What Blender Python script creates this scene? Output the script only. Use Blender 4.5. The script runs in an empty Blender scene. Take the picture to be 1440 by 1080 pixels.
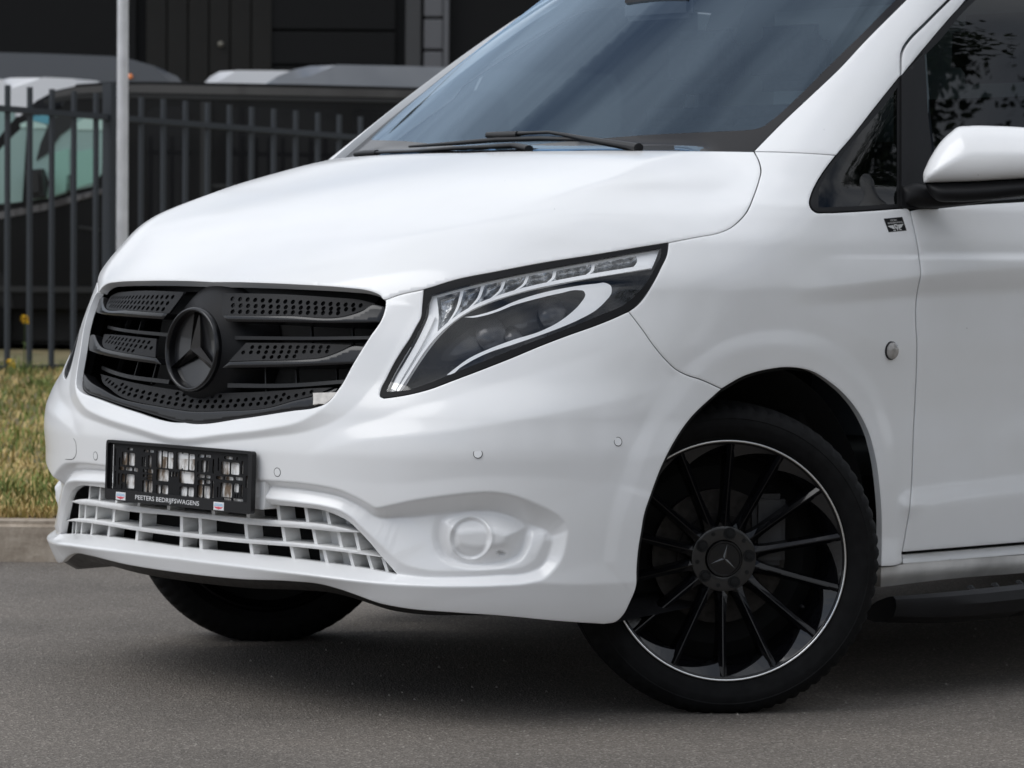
import bpy, bmesh, math, random
import numpy as np
from mathutils import Vector, Matrix
from mathutils.geometry import delaunay_2d_cdt
random.seed(4); np.random.seed(4)
scene = bpy.context.scene
COL = scene.collection

# ------------------------------------------------------------------ camera, world, sun, exposure
CAM_O = np.array([5.34045, 5.83021, 1.03110]); YAW = 3.957498; PIT = -.0427979; ROL = .00848007; FPX = 4622.5
d_ = np.array([np.cos(PIT)*np.cos(YAW), np.cos(PIT)*np.sin(YAW), np.sin(PIT)])
r_ = np.cross(d_, [0, 0, 1]); r_ /= np.linalg.norm(r_); u_ = np.cross(r_, d_)
c_, s_ = np.cos(ROL), np.sin(ROL); r_, u_ = c_*r_+s_*u_, -s_*r_+c_*u_
cd = bpy.data.cameras.new('camera'); cam = bpy.data.objects.new('camera', cd); COL.objects.link(cam)
cam.matrix_world = Matrix(((r_[0], u_[0], -d_[0], CAM_O[0]), (r_[1], u_[1], -d_[1], CAM_O[1]), (r_[2], u_[2], -d_[2], CAM_O[2]), (0, 0, 0, 1)))
cd.sensor_width = 36; cd.lens = FPX/1440*36; cd.clip_end = 600; cd.clip_start = .1
cd.dof.use_dof = True; cd.dof.focus_distance = 6.55; cd.dof.aperture_fstop = 11
scene.camera = cam
SUN_EL, SUN_AZ = math.radians(47), math.radians(-22)      # azimuth of the sun measured from +x towards +y
world = bpy.data.worlds.new('World'); scene.world = world; world.use_nodes = True
nt = world.node_tree; N = nt.nodes; L = nt.links; N.clear()
out = N.new('ShaderNodeOutputWorld'); bg = N.new('ShaderNodeBackground'); bg.inputs['Strength'].default_value = .088
sky = N.new('ShaderNodeTexSky'); sky.sky_type = 'NISHITA'; sky.sun_disc = False
sky.sun_elevation = SUN_EL; sky.sun_rotation = math.pi/2-SUN_AZ
tc = N.new('ShaderNodeTexCoord'); mp = N.new('ShaderNodeMapping'); mp.inputs['Scale'].default_value = (1.0, 1.0, 2.6)
n1 = N.new('ShaderNodeTexNoise'); n1.inputs['Scale'].default_value = 1.55; n1.inputs['Detail'].default_value = 6; n1.inputs['Roughness'].default_value = .52
n2 = N.new('ShaderNodeTexNoise'); n2.inputs['Scale'].default_value = 3.0; n2.inputs['Detail'].default_value = 7; n2.inputs['Roughness'].default_value = .55
rp = N.new('ShaderNodeValToRGB'); rp.color_ramp.elements[0].position = .37; rp.color_ramp.elements[1].position = .53
rp2 = N.new('ShaderNodeValToRGB'); rp2.color_ramp.elements[0].position = .3; rp2.color_ramp.elements[1].position = .72
rp2.color_ramp.elements[0].color = (5.8, 6.2, 6.9, 1); rp2.color_ramp.elements[1].color = (12.3, 12.7, 13.3, 1)
mx = N.new('ShaderNodeMixRGB')
L.new(tc.outputs['Generated'], mp.inputs['Vector']); L.new(mp.outputs['Vector'], n1.inputs['Vector'])
L.new(mp.outputs['Vector'], n2.inputs['Vector']); L.new(n1.outputs['Fac'], rp.inputs['Fac']); L.new(n2.outputs['Fac'], rp2.inputs['Fac'])
L.new(rp.outputs['Color'], mx.inputs['Fac']); L.new(sky.outputs['Color'], mx.inputs['Color1']); L.new(rp2.outputs['Color'], mx.inputs['Color2'])
L.new(mx.outputs['Color'], bg.inputs['Color']); L.new(bg.outputs['Background'], out.inputs['Surface'])
sd = bpy.data.lights.new('sun', 'SUN'); sd.energy = 1.25; sd.angle = math.radians(40); sd.color = (1, .995, .985)
sun = bpy.data.objects.new('sun', sd); COL.objects.link(sun)
sv = Vector((math.cos(SUN_EL)*math.cos(SUN_AZ), math.cos(SUN_EL)*math.sin(SUN_AZ), math.sin(SUN_EL)))
sun.rotation_euler = sv.to_track_quat('Z', 'Y').to_euler(); sun.location = (3, 4, 12)
vs = scene.view_settings; vs.view_transform = 'Standard'; vs.look = 'None'; vs.exposure = 0.15; vs.gamma = 1; vs.use_curve_mapping = False
scene.render.engine = 'CYCLES'; scene.cycles.max_bounces = 8; scene.cycles.transparent_max_bounces = 12

# ------------------------------------------------------------------ materials
MATS = {}
def setin(b, **k):
    for n, v in k.items():
        n = n.replace('_', ' ')
        if n in b.inputs: b.inputs[n].default_value = v
def mat(name, col, rough=.5, metal=0., coat=0., var=0., vscale=20., bump=0., bscale=200., spec=.5, coat_rough=.03, rvar=0.):
    if name in MATS: return MATS[name]
    m = bpy.data.materials.new(name); m.use_nodes = True; t = m.node_tree; b = t.nodes['Principled BSDF']
    setin(b, Base_Color=(*col, 1), Roughness=rough, Metallic=metal, Coat_Weight=coat, Coat_Roughness=coat_rough, Specular_IOR_Level=spec)
    co = t.nodes.new('ShaderNodeTexCoord')
    if var or rvar:
        n = t.nodes.new('ShaderNodeTexNoise'); n.inputs['Scale'].default_value = vscale; n.inputs['Detail'].default_value = 6
        t.links.new(co.outputs['Object'], n.inputs['Vector'])
        if var:
            r = t.nodes.new('ShaderNodeValToRGB'); r.color_ramp.elements[0].position = .3; r.color_ramp.elements[1].position = .7
            r.color_ramp.elements[0].color = (*[c*(1-var) for c in col], 1); r.color_ramp.elements[1].color = (*[min(1, c*(1+var)) for c in col], 1)
            t.links.new(n.outputs['Fac'], r.inputs['Fac']); t.links.new(r.outputs['Color'], b.inputs['Base Color'])
        if rvar:
            q = t.nodes.new('ShaderNodeMapRange'); q.inputs['To Min'].default_value = max(0, rough-rvar); q.inputs['To Max'].default_value = rough+rvar
            t.links.new(n.outputs['Fac'], q.inputs['Value']); t.links.new(q.outputs['Result'], b.inputs['Roughness'])
    if bump:
        n = t.nodes.new('ShaderNodeTexNoise'); n.inputs['Scale'].default_value = bscale; n.inputs['Detail'].default_value = 3
        bm = t.nodes.new('ShaderNodeBump'); bm.inputs['Strength'].default_value = bump; bm.inputs['Distance'].default_value = .002
        t.links.new(co.outputs['Object'], n.inputs['Vector']); t.links.new(n.outputs['Fac'], bm.inputs['Height']); t.links.new(bm.outputs['Normal'], b.inputs['Normal'])
    MATS[name] = m; return m
def glass(name, tint, refl=1.0, rough=.0, ior=1.5):
    if name in MATS: return MATS[name]
    m = bpy.data.materials.new(name); m.use_nodes = True; t = m.node_tree; t.nodes.clear()
    o = t.nodes.new('ShaderNodeOutputMaterial'); mixs = t.nodes.new('ShaderNodeMixShader'); f = t.nodes.new('ShaderNodeFresnel'); f.inputs['IOR'].default_value = ior
    tr = t.nodes.new('ShaderNodeBsdfTransparent'); tr.inputs['Color'].default_value = (*tint, 1)
    g = t.nodes.new('ShaderNodeBsdfGlossy'); g.inputs['Roughness'].default_value = rough; g.inputs['Color'].default_value = (*refl, 1) if isinstance(refl, tuple) else (refl, refl, refl, 1)
    ge = t.nodes.new('ShaderNodeNewGeometry'); mr = t.nodes.new('ShaderNodeMapRange'); mr.inputs['To Min'].default_value = ior; mr.inputs['To Max'].default_value = 1/ior
    t.links.new(ge.outputs['Backfacing'], mr.inputs['Value']); t.links.new(mr.outputs['Result'], f.inputs['IOR'])
    t.links.new(f.outputs['Fac'], mixs.inputs['Fac']); t.links.new(tr.outputs[0], mixs.inputs[1]); t.links.new(g.outputs[0], mixs.inputs[2]); t.links.new(mixs.outputs[0], o.inputs['Surface'])
    MATS[name] = m; return m
def paint():
    m = mat('white_paint', (.83, .83, .83), rough=.42, coat=.75, coat_rough=.12)
    t = m.node_tree; b = t.nodes['Principled BSDF']; co = t.nodes.new('ShaderNodeTexCoord')
    v = t.nodes.new('ShaderNodeTexVoronoi'); v.inputs['Scale'].default_value = 26; t.links.new(co.outputs['Object'], v.inputs['Vector'])
    # stone chips: small dark specks where a cell's random value allows one
    lt = t.nodes.new('ShaderNodeMath'); lt.operation = 'LESS_THAN'; lt.inputs[1].default_value = .028; t.links.new(v.outputs['Distance'], lt.inputs[0])
    sx = t.nodes.new('ShaderNodeSeparateColor'); t.links.new(v.outputs['Color'], sx.inputs['Color'])
    gt = t.nodes.new('ShaderNodeMath'); gt.operation = 'GREATER_THAN'; gt.inputs[1].default_value = .9; t.links.new(sx.outputs['Red'], gt.inputs[0])
    ml = t.nodes.new('ShaderNodeMath'); ml.operation = 'MULTIPLY'; t.links.new(lt.outputs[0], ml.inputs[0]); t.links.new(gt.outputs[0], ml.inputs[1])
    n = t.nodes.new('ShaderNodeTexNoise'); n.inputs['Scale'].default_value = 5; n.inputs['Detail'].default_value = 8; t.links.new(co.outputs['Object'], n.inputs['Vector'])
    r = t.nodes.new('ShaderNodeValToRGB'); r.color_ramp.elements[0].position = .35; r.color_ramp.elements[1].position = .65
    r.color_ramp.elements[0].color = (.815, .815, .81, 1); r.color_ramp.elements[1].color = (.84, .84, .842, 1); t.links.new(n.outputs['Fac'], r.inputs['Fac'])
    mx = t.nodes.new('ShaderNodeMixRGB'); mx.inputs['Color2'].default_value = (.10, .09, .08, 1)
    t.links.new(ml.outputs[0], mx.inputs['Fac']); t.links.new(r.outputs['Color'], mx.inputs['Color1']); t.links.new(mx.outputs['Color'], b.inputs['Base Color'])
    return m
PAINT = paint()
WHITEP = mat('white_plastic', (.80, .80, .79), rough=.45, var=.05, vscale=30)
BLACKG = mat('black_gloss', (.006, .006, .007), rough=.3, coat=.35, coat_rough=.1, spec=.3)
BLACKM = mat('black_matt_plastic', (.008, .008, .009), rough=.5, bump=.25, bscale=700, spec=.2)
BLACKS = mat('black_satin', (.012, .012, .013), rough=.38, rvar=.1, vscale=60, spec=.3)
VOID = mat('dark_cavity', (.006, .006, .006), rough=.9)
RUBBER = mat('rubber', (.0065, .0065, .0068), rough=.7, var=.3, vscale=40, bump=.15, bscale=300, spec=.12)
CHROME = mat('chrome', (.90, .91, .92), rough=.06, metal=1.)
SILVER = mat('machined_silver', (.75, .75, .74), rough=.28, metal=1.)
RIMBLK = mat('rim_black', (.004, .004, .005), rough=.16, coat=.28, spec=.2)
STEEL = mat('brake_steel', (.045, .042, .04), rough=.5, metal=1, var=.3, vscale=60)
CLEAR = glass('clear_lens', (.985, .985, .985), ior=1.58)
WSGLASS = glass('windscreen_glass', (.74, .82, .86), refl=(.62, .80, 1.0), ior=1.66)
DARKGLASS = glass('tinted_glass', (.10, .115, .11), ior=1.36)
SEAL = mat('rubber_seal', (.008, .008, .009), rough=.55, spec=.2)
FRIT = mat('black_ceramic_print', (.012, .011, .012), rough=.12, spec=.25)

# ------------------------------------------------------------------ base body surface (implicit), in van coordinates: x forward, y left, z up
def ray(uv):
    uv = np.asarray(uv, float); q = d_+r_*((uv[..., 0:1]-720)/FPX)-u_*((uv[..., 1:2]-540)/FPX)
    return q/np.linalg.norm(q, axis=-1, keepdims=True)
def proj(P):
    q = np.asarray(P, float)-CAM_O; w = q@d_
    return np.stack([720+FPX*(q@r_)/w, 540-FPX*(q@u_)/w], -1)
class Pch:
    def __init__(s, x, y):
        x = np.array(x, float); y = np.array(y, float); h = np.diff(x); dl = np.diff(y)/h; m = np.zeros_like(x)
        for i in range(1, len(x)-1):
            if dl[i-1]*dl[i] > 0:
                w1 = 2*h[i]+h[i-1]; w2 = h[i]+2*h[i-1]; m[i] = (w1+w2)/(w1/dl[i-1]+w2/dl[i])
        m[0] = dl[0]; m[-1] = dl[-1]; s.x, s.y, s.h, s.m = x, y, h, m
    def __call__(s, q):
        q = np.clip(q, s.x[0], s.x[-1]); i = np.clip(np.searchsorted(s.x, q)-1, 0, len(s.h)-1)
        t = (q-s.x[i])/s.h[i]; h = s.h[i]
        return ((1+2*t)*(1-t)**2*s.y[i]+t*(1-t)**2*h*s.m[i]+t*t*(3-2*t)*s.y[i+1]+t*t*(t-1)*h*s.m[i+1])
ss = lambda x, a, b: (lambda t: t*t*(3-2*t))(np.clip((x-a)/(b-a), 0, 1))
ZK = [.10, .20, .28, .36, .45, .57, .66, .74, .82, .93, 1.03, 1.09, 1.16, 1.24, 1.40]
Af = Pch(ZK, [.82, .85, .868, .868, .870, .872, .86, .85, .845, .84, .87, 1.0, 1.18, .82, .40])
Bf = Pch(ZK, [.93, .945, .952, .955, .958, .955, .950, .952, .957, .958, .938, .90, .825, .725, .48])
Xf = Pch(ZK, [0, 0, 0, 0, 0, 0, 0, 0, 0, 0, -.06, -.20, -.50, -.52, -.60])
Nf = Pch(ZK, [3, 3, 3, 3, 3, 3, 2.9, 2.6, 2.35, 2.05, 1.92, 2.0, 2.2, 2.2, 2.2])
Hc = Pch([-1.2, -.5, -.2, .02, .14, .43, .62, .72, .77, .80, .83, .9], [1.40, 1.315, 1.282, 1.247, 1.218, 1.135, 1.06, .995, .95, .91, .84, .55])
def smax(a, b, k):
    h = np.maximum(k-np.abs(a-b), 0)/k; return np.maximum(a, b)+h*h*k*.25
def smin(a, b, k): return -smax(-a, -b, k)
def Fw(P):
    x, y, z = P[..., 0], np.abs(P[..., 1]), P[..., 2]
    a, b, n = Af(z), Bf(z), Nf(z)
    return (((np.maximum(x-Xf(z), 0)/a)**n+(y/b)**n+1e-12)**(1/n)-1)*.85
def Flow(P):
    x, y, z = P[..., 0], np.abs(P[..., 1]), P[..., 2]
    xe = x+.12*y*y
    h = (z-(Hc(xe)-.022*(y/.72)**2))*.92
    return smax(Fw(P), h, .022+.05*ss(x, .25, .7))
def Fgh(P):
    x, y, z = P[..., 0], np.abs(P[..., 1]), P[..., 2]
    zc = np.maximum(z, 1.12); xc = -.02-1.45*(zc-1.24); b = .872-.36*np.maximum(z-1.24, -.12)-.25*np.maximum(z-1.5, 0)**2
    return np.maximum(smax((x-xc+.30*y*y)*.57, y-b, .11), (z-1.88)*.7)
def F(P):
    return smin(Flow(P), Fgh(P), .010+.03*ss(np.abs(P[..., 1]), .66, .76)+.07*ss(np.abs(P[..., 1]), .77, .88))
def hit(uv, fn=F, t0=4.8, t1=11.5, n=110):
    uv = np.asarray(uv, float); q = ray(uv); M = len(uv)
    lo = np.full(M, np.nan); ts = np.linspace(t0, t1, n); done = np.zeros(M, bool)
    for i in range(1, n):
        act = np.where(~done)[0]
        if not len(act): break
        f = fn(CAM_O+q[act]*ts[i]); h = act[f <= 0]; lo[h] = ts[i-1]; done[h] = True
    hi = lo+(ts[1]-ts[0]); ok = np.where(done)[0]
    for _ in range(20):
        m = (lo[ok]+hi[ok])/2; neg = fn(CAM_O+q[ok]*m[:, None]) <= 0
        hi[ok] = np.where(neg, m, hi[ok]); lo[ok] = np.where(neg, lo[ok], m)
    return hi, q, done
def grad(P, fn=F, e=2e-4):
    g = np.stack([fn(P+np.eye(3)[i]*e)-fn(P-np.eye(3)[i]*e) for i in range(3)], -1)
    return g/(np.linalg.norm(g, axis=-1, keepdims=True)+1e-12)

# ------------------------------------------------------------------ curve helpers (author's tracing coordinates -> real surfaces)
def sm(pts, step=4., closed=False):
    """Catmull-Rom through the points, resampled evenly; extra columns (values) ride along."""
    p = np.array(pts, float); n = len(p); o = []
    seg = n if closed else n-1
    for i in range(seg):
        a, b = p[i], p[(i+1) % n]
        pa = p[(i-1) % n] if (closed or i > 0) else 2*a-b
        pb = p[(i+2) % n] if (closed or i < n-2) else 2*b-a
        m = max(1, int(math.ceil(np.hypot(*(b-a)[:2])/step)))
        la = max(np.hypot(*(a-pa)[:2]), 1e-6); lb = max(np.hypot(*(b-a)[:2]), 1e-6); lc = max(np.hypot(*(pb-b)[:2]), 1e-6)
        ma = ((b-a)/lb*la+(a-pa)/la*lb)/(la+lb)*lb; mb = ((pb-b)/lc*lb+(b-a)/lb*lc)/(lb+lc)*lb
        for k in range(m):
            t = k/m; o.append((1+2*t)*(1-t)**2*a+t*(1-t)**2*ma+t*t*(3-2*t)*b+t*t*(t-1)*mb)
    if not closed: o.append(p[-1])
    return np.array(o)
def path(*segs, step=4.):
    """closed outline out of smooth segments; corners where segments meet"""
    o = []
    for s in segs:
        c = sm(s, step)
        if o and np.hypot(*(c[0]-o[-1])) < .3: c = c[1:]
        o.extend(list(c))
    if np.hypot(*(o[0]-o[-1])) < .3: o = o[:-1]
    return np.array(o)
def area2(p): return .5*np.sum(p[:, 0]*np.roll(p[:, 1], -1)-np.roll(p[:, 0], -1)*p[:, 1])
def inset(p, d):
    if area2(p) < 0: p = p[::-1]
    e = np.roll(p, -1, 0)-p; e /= np.linalg.norm(e, axis=1, keepdims=True)+1e-9
    nn = np.stack([-e[:, 1], e[:, 0]], 1); n0 = np.roll(nn, 1, 0); m = nn+n0; l = np.sum(m*m, 1, keepdims=True)
    m = np.where(l > .15, 2*m/np.maximum(l, .15), nn)
    return p+m*d
def inside(pts, poly):
    x, y = pts[:, 0], pts[:, 1]; r = np.zeros(len(pts), bool); q = np.roll(poly, -1, 0)
    for (x0, y0), (x1, y1) in zip(poly, q):
        if y0 == y1: continue
        c = ((y0 > y) != (y1 > y)) & (x < (x1-x0)*(y-y0)/(y1-y0)+x0); r ^= c
    return r
def dist_poly(pts, poly):
    q = np.roll(poly, -1, 0); D = np.full(len(pts), 1e9)
    for a, b in zip(poly, q):
        ab = b-a; l = ab@ab
        if l < 1e-9: continue
        t = np.clip(((pts-a)@ab)/l, 0, 1); D = np.minimum(D, np.sum((a+t[:, None]*ab-pts)**2, 1))
    return np.sqrt(D)
def cdt(loops, step, ring=0., extra=None):
    """triangulated region: first loop outer, the rest holes. returns verts(2d), faces, isboundary"""
    V = []; E = []
    def add(lp):
        i0 = len(V); V.extend([tuple(p) for p in lp]); k = len(lp); E.extend([(i0+i, i0+(i+1) % k) for i in range(k)])
    for lp in loops: add(lp)
    if ring:
        r = inset(loops[0], ring); r = r[inside(r, loops[0]) & (dist_poly(r, loops[0]) > ring*.7)]; V.extend([tuple(p) for p in r])
    o = loops[0]; x0, y0 = o.min(0); x1, y1 = o.max(0)
    gx, gy = np.meshgrid(np.arange(x0, x1, step), np.arange(y0, y1, step*.87)); gx[1::2] += step/2
    g = np.stack([gx.ravel(), gy.ravel()], 1)
    if len(g):
        g = g[inside(g, o)]
        for lp in loops[1:]: g = g[~inside(g, lp)]
        if len(g):
            k = np.ones(len(g), bool)
            for lp in loops: k &= dist_poly(g, lp) > max(step*.45, ring*1.5)
            V.extend([tuple(p) for p in g[k]])
    if extra is not None: V.extend([tuple(p) for p in extra])
    r = delaunay_2d_cdt([Vector(v) for v in V], E, [], 0, 1e-4)
    v2 = np.array([tuple(v) for v in r[0]]); f = np.array([t for t in r[2] if len(t) == 3])
    c = v2[f].mean(1); k = inside(c, o)
    for lp in loops[1:]: k &= ~inside(c, lp)
    f = f[k]
    # orientation: counter-clockwise seen from the author's side (image y points down)
    a = v2[f[:, 1]]-v2[f[:, 0]]; b = v2[f[:, 2]]-v2[f[:, 0]]; cw = (a[:, 0]*b[:, 1]-a[:, 1]*b[:, 0]) > 0
    f[cw] = f[cw][:, ::-1]
    return v2, f
def boundary(f):
    from collections import Counter
    e = {}
    for t in f:
        for i in range(3):
            a, b = int(t[i]), int(t[(i+1) % 3])
            if (b, a) in e: del e[(b, a)]
            else: e[(a, b)] = 1
    return list(e)

# ------------------------------------------------------------------ object helpers
def mesh_obj(name, V, Fc, m, parent=None, smooth=True, sharp=None):
    me = bpy.data.meshes.new(name); me.from_pydata([tuple(map(float, v)) for v in V], [], [tuple(map(int, f)) for f in Fc]); me.update()
    if m is not None: me.materials.append(m)
    if smooth: me.shade_smooth()
    if sharp is not None: me.set_sharp_from_angle(angle=math.radians(sharp))
    o = bpy.data.objects.new(name, me); COL.objects.link(o)
    if parent is not None: o.parent = parent
    return o
def bm_obj(name, bm, m, parent=None, smooth=False, sharp=40):
    me = bpy.data.meshes.new(name); bmesh.ops.recalc_face_normals(bm, faces=bm.faces); bm.to_mesh(me); bm.free()
    if m is not None: me.materials.append(m)
    if smooth: me.shade_smooth(); me.set_sharp_from_angle(angle=math.radians(sharp))
    o = bpy.data.objects.new(name, me); COL.objects.link(o)
    if parent is not None: o.parent = parent
    return o
def thing(name, label, cat, loc=(0, 0, 0), rz=0, group=None):
    o = bpy.data.objects.new(name, None); COL.objects.link(o); o.location = loc; o.rotation_euler = (0, 0, rz); o.empty_display_size = .2
    o['label'] = label; o['category'] = cat
    if group: o['group'] = group
    return o
def tag(o, label, cat, group=None):
    o['label'] = label; o['category'] = cat
    if group: o['group'] = group
    return o

# ------------------------------------------------------------------ relief: traced feature lines with a height, triangulated, rastered and softened
RX0, RY0, RX1, RY1 = 180, 360, 1760, 920
def raster(lines, sigma, over=None):
    V = []; E = []; Z = []
    for ln in lines:
        c = sm(ln, 6.); i0 = len(V)
        V.extend([(p[0], p[1]) for p in c]); Z.extend([p[2] for p in c]); E.extend([(i0+i, i0+i+1) for i in range(len(c)-1)])
    for x, y in ((RX0-50, RY0-50), (RX1+50, RY0-50), (RX1+50, RY1+50), (RX0-50, RY1+50)): V.append((x, y)); Z.append(0)
    r = delaunay_2d_cdt([Vector(v) for v in V], E, [], 0, 1e-3)
    v = np.array([tuple(p) for p in r[0]]); z = np.zeros(len(v))
    for i, src in enumerate(r[3]):
        if src: z[i] = np.mean([Z[j] for j in src])
    W, H = RX1-RX0, RY1-RY0; im = np.zeros((H, W))
    for t in r[2]:
        a, b, c = v[t[0]]-[RX0, RY0], v[t[1]]-[RX0, RY0], v[t[2]]-[RX0, RY0]
        x0, x1 = max(0, int(min(a[0], b[0], c[0]))), min(W-1, int(max(a[0], b[0], c[0]))+1)
        y0, y1 = max(0, int(min(a[1], b[1], c[1]))), min(H-1, int(max(a[1], b[1], c[1]))+1)
        if x1 < x0 or y1 < y0: continue
        X, Y = np.meshgrid(np.arange(x0, x1+1), np.arange(y0, y1+1))
        den = (b[1]-c[1])*(a[0]-c[0])+(c[0]-b[0])*(a[1]-c[1])
        if abs(den) < 1e-9: continue
        l0 = ((b[1]-c[1])*(X-c[0])+(c[0]-b[0])*(Y-c[1]))/den; l1 = ((c[1]-a[1])*(X-c[0])+(a[0]-c[0])*(Y-c[1]))/den; l2 = 1-l0-l1
        k = (l0 >= -1e-6) & (l1 >= -1e-6) & (l2 >= -1e-6)
        im[Y[k], X[k]] = (l0*z[t[0]]+l1*z[t[1]]+l2*z[t[2]])[k]
    if over: over(im)
    R = int(sigma*3)+1; kx = np.exp(-.5*(np.arange(-R, R+1)/sigma)**2); kx /= kx.sum()
    p = np.pad(im, ((R, R), (0, 0)), 'edge'); im = sum(kx[i]*p[i:i+H] for i in range(2*R+1))
    p = np.pad(im, ((0, 0), (R, R)), 'edge'); im = sum(kx[i]*p[:, i:i+W] for i in range(2*R+1))
    return im
def con(pts, d): return [(x, y, d) for x, y in pts]
ARCH = [(866, 880), (877, 865), (886, 848), (895, 825), (896, 800), (898, 775), (902, 750), (907, 722), (915, 698), (935, 647), (970, 590), (1015, 547), (1045, 530), (1080, 520), (1110, 517), (1140, 522), (1170, 540), (1200, 570), (1220, 605), (1230, 640), (1237, 690), (1239.5, 730), (1239.5, 760), (1238.5, 800), (1238, 826)]
FL0 = [(866, 790), (876, 735), (895, 680), (920, 615), (955, 560), (985, 527), (1020, 503), (1060, 488), (1100, 484), (1140, 492), (1180, 513), (1212, 545), (1232, 585), (1243, 630), (1248, 680)]
fine = [
 # grille surround ridge
 [(180, 570, -.016), (267, 595, -.016), (340, 588, -.008), (413, 577, .002), (442, 573, .006), (457, 568, .008), (477, 545, .010), (497, 510, .008), (520, 473, .007), (537, 447, .005), (541, 427, .004)],
 [(180, 600, .014), (250, 616, .014), (313, 610, .014), (380, 602, .014), (420, 593, .013), (447, 578, .012), (470, 558, .010), (500, 520, .007), (525, 485, .005), (545, 455, .003), (560, 430, .002)],
 con([(180, 614), (250, 627), (313, 621), (380, 614), (430, 607), (475, 590), (510, 560), (540, 520), (565, 470), (585, 430)], 0),
 # body lip above the mouth and the fog recess, groove under it
 con([(180, 662), (300, 670), (371, 676), (423, 680), (457, 685), (478, 690), (498, 699), (515, 708), (527, 714.7), (548, 711), (580, 704), (620, 698), (660, 693.5), (690, 692), (710, 694), (730, 699), (755, 709), (780, 721), (790, 728), (798, 738)], 0),
 [(180, 668, -.028), (300, 676, -.028), (374, 682.5, -.028), (423, 687.5, -.028), (457, 692.5, -.028), (478, 697.5, -.028), (498, 706, -.030), (515, 716, -.030), (528, 725, -.032), (537, 727.5, -.034), (560, 727, -.036), (600, 724, -.038), (640, 719.5, -.040), (680, 717.5, -.042), (700, 719, -.042), (720, 725, -.042), (740, 734, -.038), (757, 741, -.032), (768, 747, -.026), (776, 754, -.022)],
 [(180, 688, -.002), (300, 696, -.002), (367, 700, -.002), (390, 703, -.002), (423, 707.5, -.002), (457, 712.5, -.003), (478, 718, -.004), (492, 726, -.007), (508, 741, -.010), (525, 757, -.013), (543, 774, -.016), (563, 791, -.018), (590, 800, -.019), (640, 804, -.020), (700, 801.5, -.020), (738, 797, -.019), (751, 788, -.018), (760, 770, -.017), (766, 752, -.018)],
 con([(180, 699), (300, 706.5), (363, 708), (390, 711), (423, 714), (457, 719), (477, 727), (490, 734), (503, 746), (520, 764), (535, 782), (552, 801), (557, 807)], -.024),
 [(557, 807, -.026), (600, 812, -.026), (640, 811.5, -.026), (700, 808.5, -.026), (745, 804, -.025), (760, 797, -.024), (769, 785, -.022), (774, 770, -.020), (778, 757, -.018)],
 con([(560, 822), (640, 824), (700, 823), (745, 819), (765, 813), (780, 800), (790, 785), (796, 765), (799, 745)], 0),
 # fog lamp pocket: rim, edge of the cover, crown of the cover
 [(611, 729, -.038), (607, 745, -.035), (608, 765, -.030), (615, 782, -.026), (630, 793, -.0225), (655, 799, -.021), (680, 799.5, -.021), (712, 796, -.021), (732, 789, -.021), (744, 772, -.022), (749, 756, -.026), (750, 745, -.033)],
 con([(619, 731), (617, 747), (620, 767), (628, 782), (645, 791), (665, 795), (690, 794), (713, 789), (727, 781), (736, 766), (741, 747)], -.040),
 # lower lip and its underside
 con([(180, 756), (280, 771), (350, 778), (407, 784), (455, 790)], -.055),
 [(455, 790, -.055), (500, 796.5, -.050), (530, 801.5, -.040), (556, 806, -.028)],
 con([(180, 772), (252, 785), (330, 795), (400, 804), (440, 809)], .014),
 [(180, 797, -.006), (252, 806, -.006), (339, 815, -.006), (411, 818, -.006), (450, 822, -.010), (480, 830, -.014), (500, 837, -.018), (534, 849, -.024), (570, 856, -.026), (640, 862, -.026), (700, 866, -.026), (800, 875, -.026), (850, 878, -.026), (870, 868, -.02), (896, 828, -.002)],
 con([(745, 819), (800, 821.5), (896, 819)], .0),
 [(440, 809, .014), (470, 813, .012), (500, 816.5, .008), (530, 819.5, .003), (559, 822, .0)],
 
]
coarse = [
 [(430, 640, 0), (491, 623, .005), (609, 609, .011), (703, 594, .013), (821, 573, .010), (900, 555, .004), (950, 540, 0)],
 con([(470, 606), (560, 580), (680, 545), (800, 510), (900, 470)], 0),
 con([(420, 665), (540, 680), (680, 670), (780, 672), (850, 680)], 0),
 con([(1275, 690), (1440, 668), (1750, 635)], 0),
 con([(1275, 713), (1440, 692), (1750, 660)], .013),
 con([(1262, 800), (1440, 780), (1750, 750)], .012),
 con([(1262, 690), (1266, 800)], 0),
]
flare = [
 [(1110, 412.5, 0), (1182, 402, .008), (1263, 392, .014), (1294, 388, .016), (1363, 380, .018), (1440, 374, .019), (1750, 340, .019)],
 con([(1110, 395), (1182, 350), (1294, 330), (1440, 320), (1750, 300)], 0),
 [(1110, 430, 0), (1182, 426, -.003), (1294, 416, -.007), (1440, 408, -.008), (1750, 385, -.008)],
 con([(1130, 440), (1270, 500), (1294, 520), (1440, 530), (1750, 530)], 0),
 con([(848, 790), (856, 735), (874, 672), (900, 606), (936, 545), (970, 510), (1012, 483), (1060, 466), (1105, 463), (1156, 473), (1198, 499), (1230, 537), (1249, 585), (1259, 630), (1263, 690)], 0), con(FL0, .005), con([(x+(5 if x < 1060 else -5 if x > 1160 else 0), y+5) for x, y in FL0[1:-1]], .0055), con(ARCH[1:-1], .007)]
POCK = path([(619, 731), (617, 747), (620, 767), (628, 782), (645, 791), (665, 795), (690, 794), (713, 789), (727, 781), (736, 766), (741, 747), (742, 739)], [(742, 739), (720, 728), (700, 722), (680, 720.5), (650, 722), (630, 725), (619, 731)], step=3.)
def pocket(im):
    X, Y = np.meshgrid(np.arange(610, 750), np.arange(715, 800)); pts = np.stack([X.ravel(), Y.ravel()], 1).astype(float); k = inside(pts, POCK); pts = pts[k]
    im[(pts[:, 1]-RY0).astype(int), (pts[:, 0]-RX0).astype(int)] = -.040+.026*ss(dist_poly(pts, POCK), 0, 30)
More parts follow.
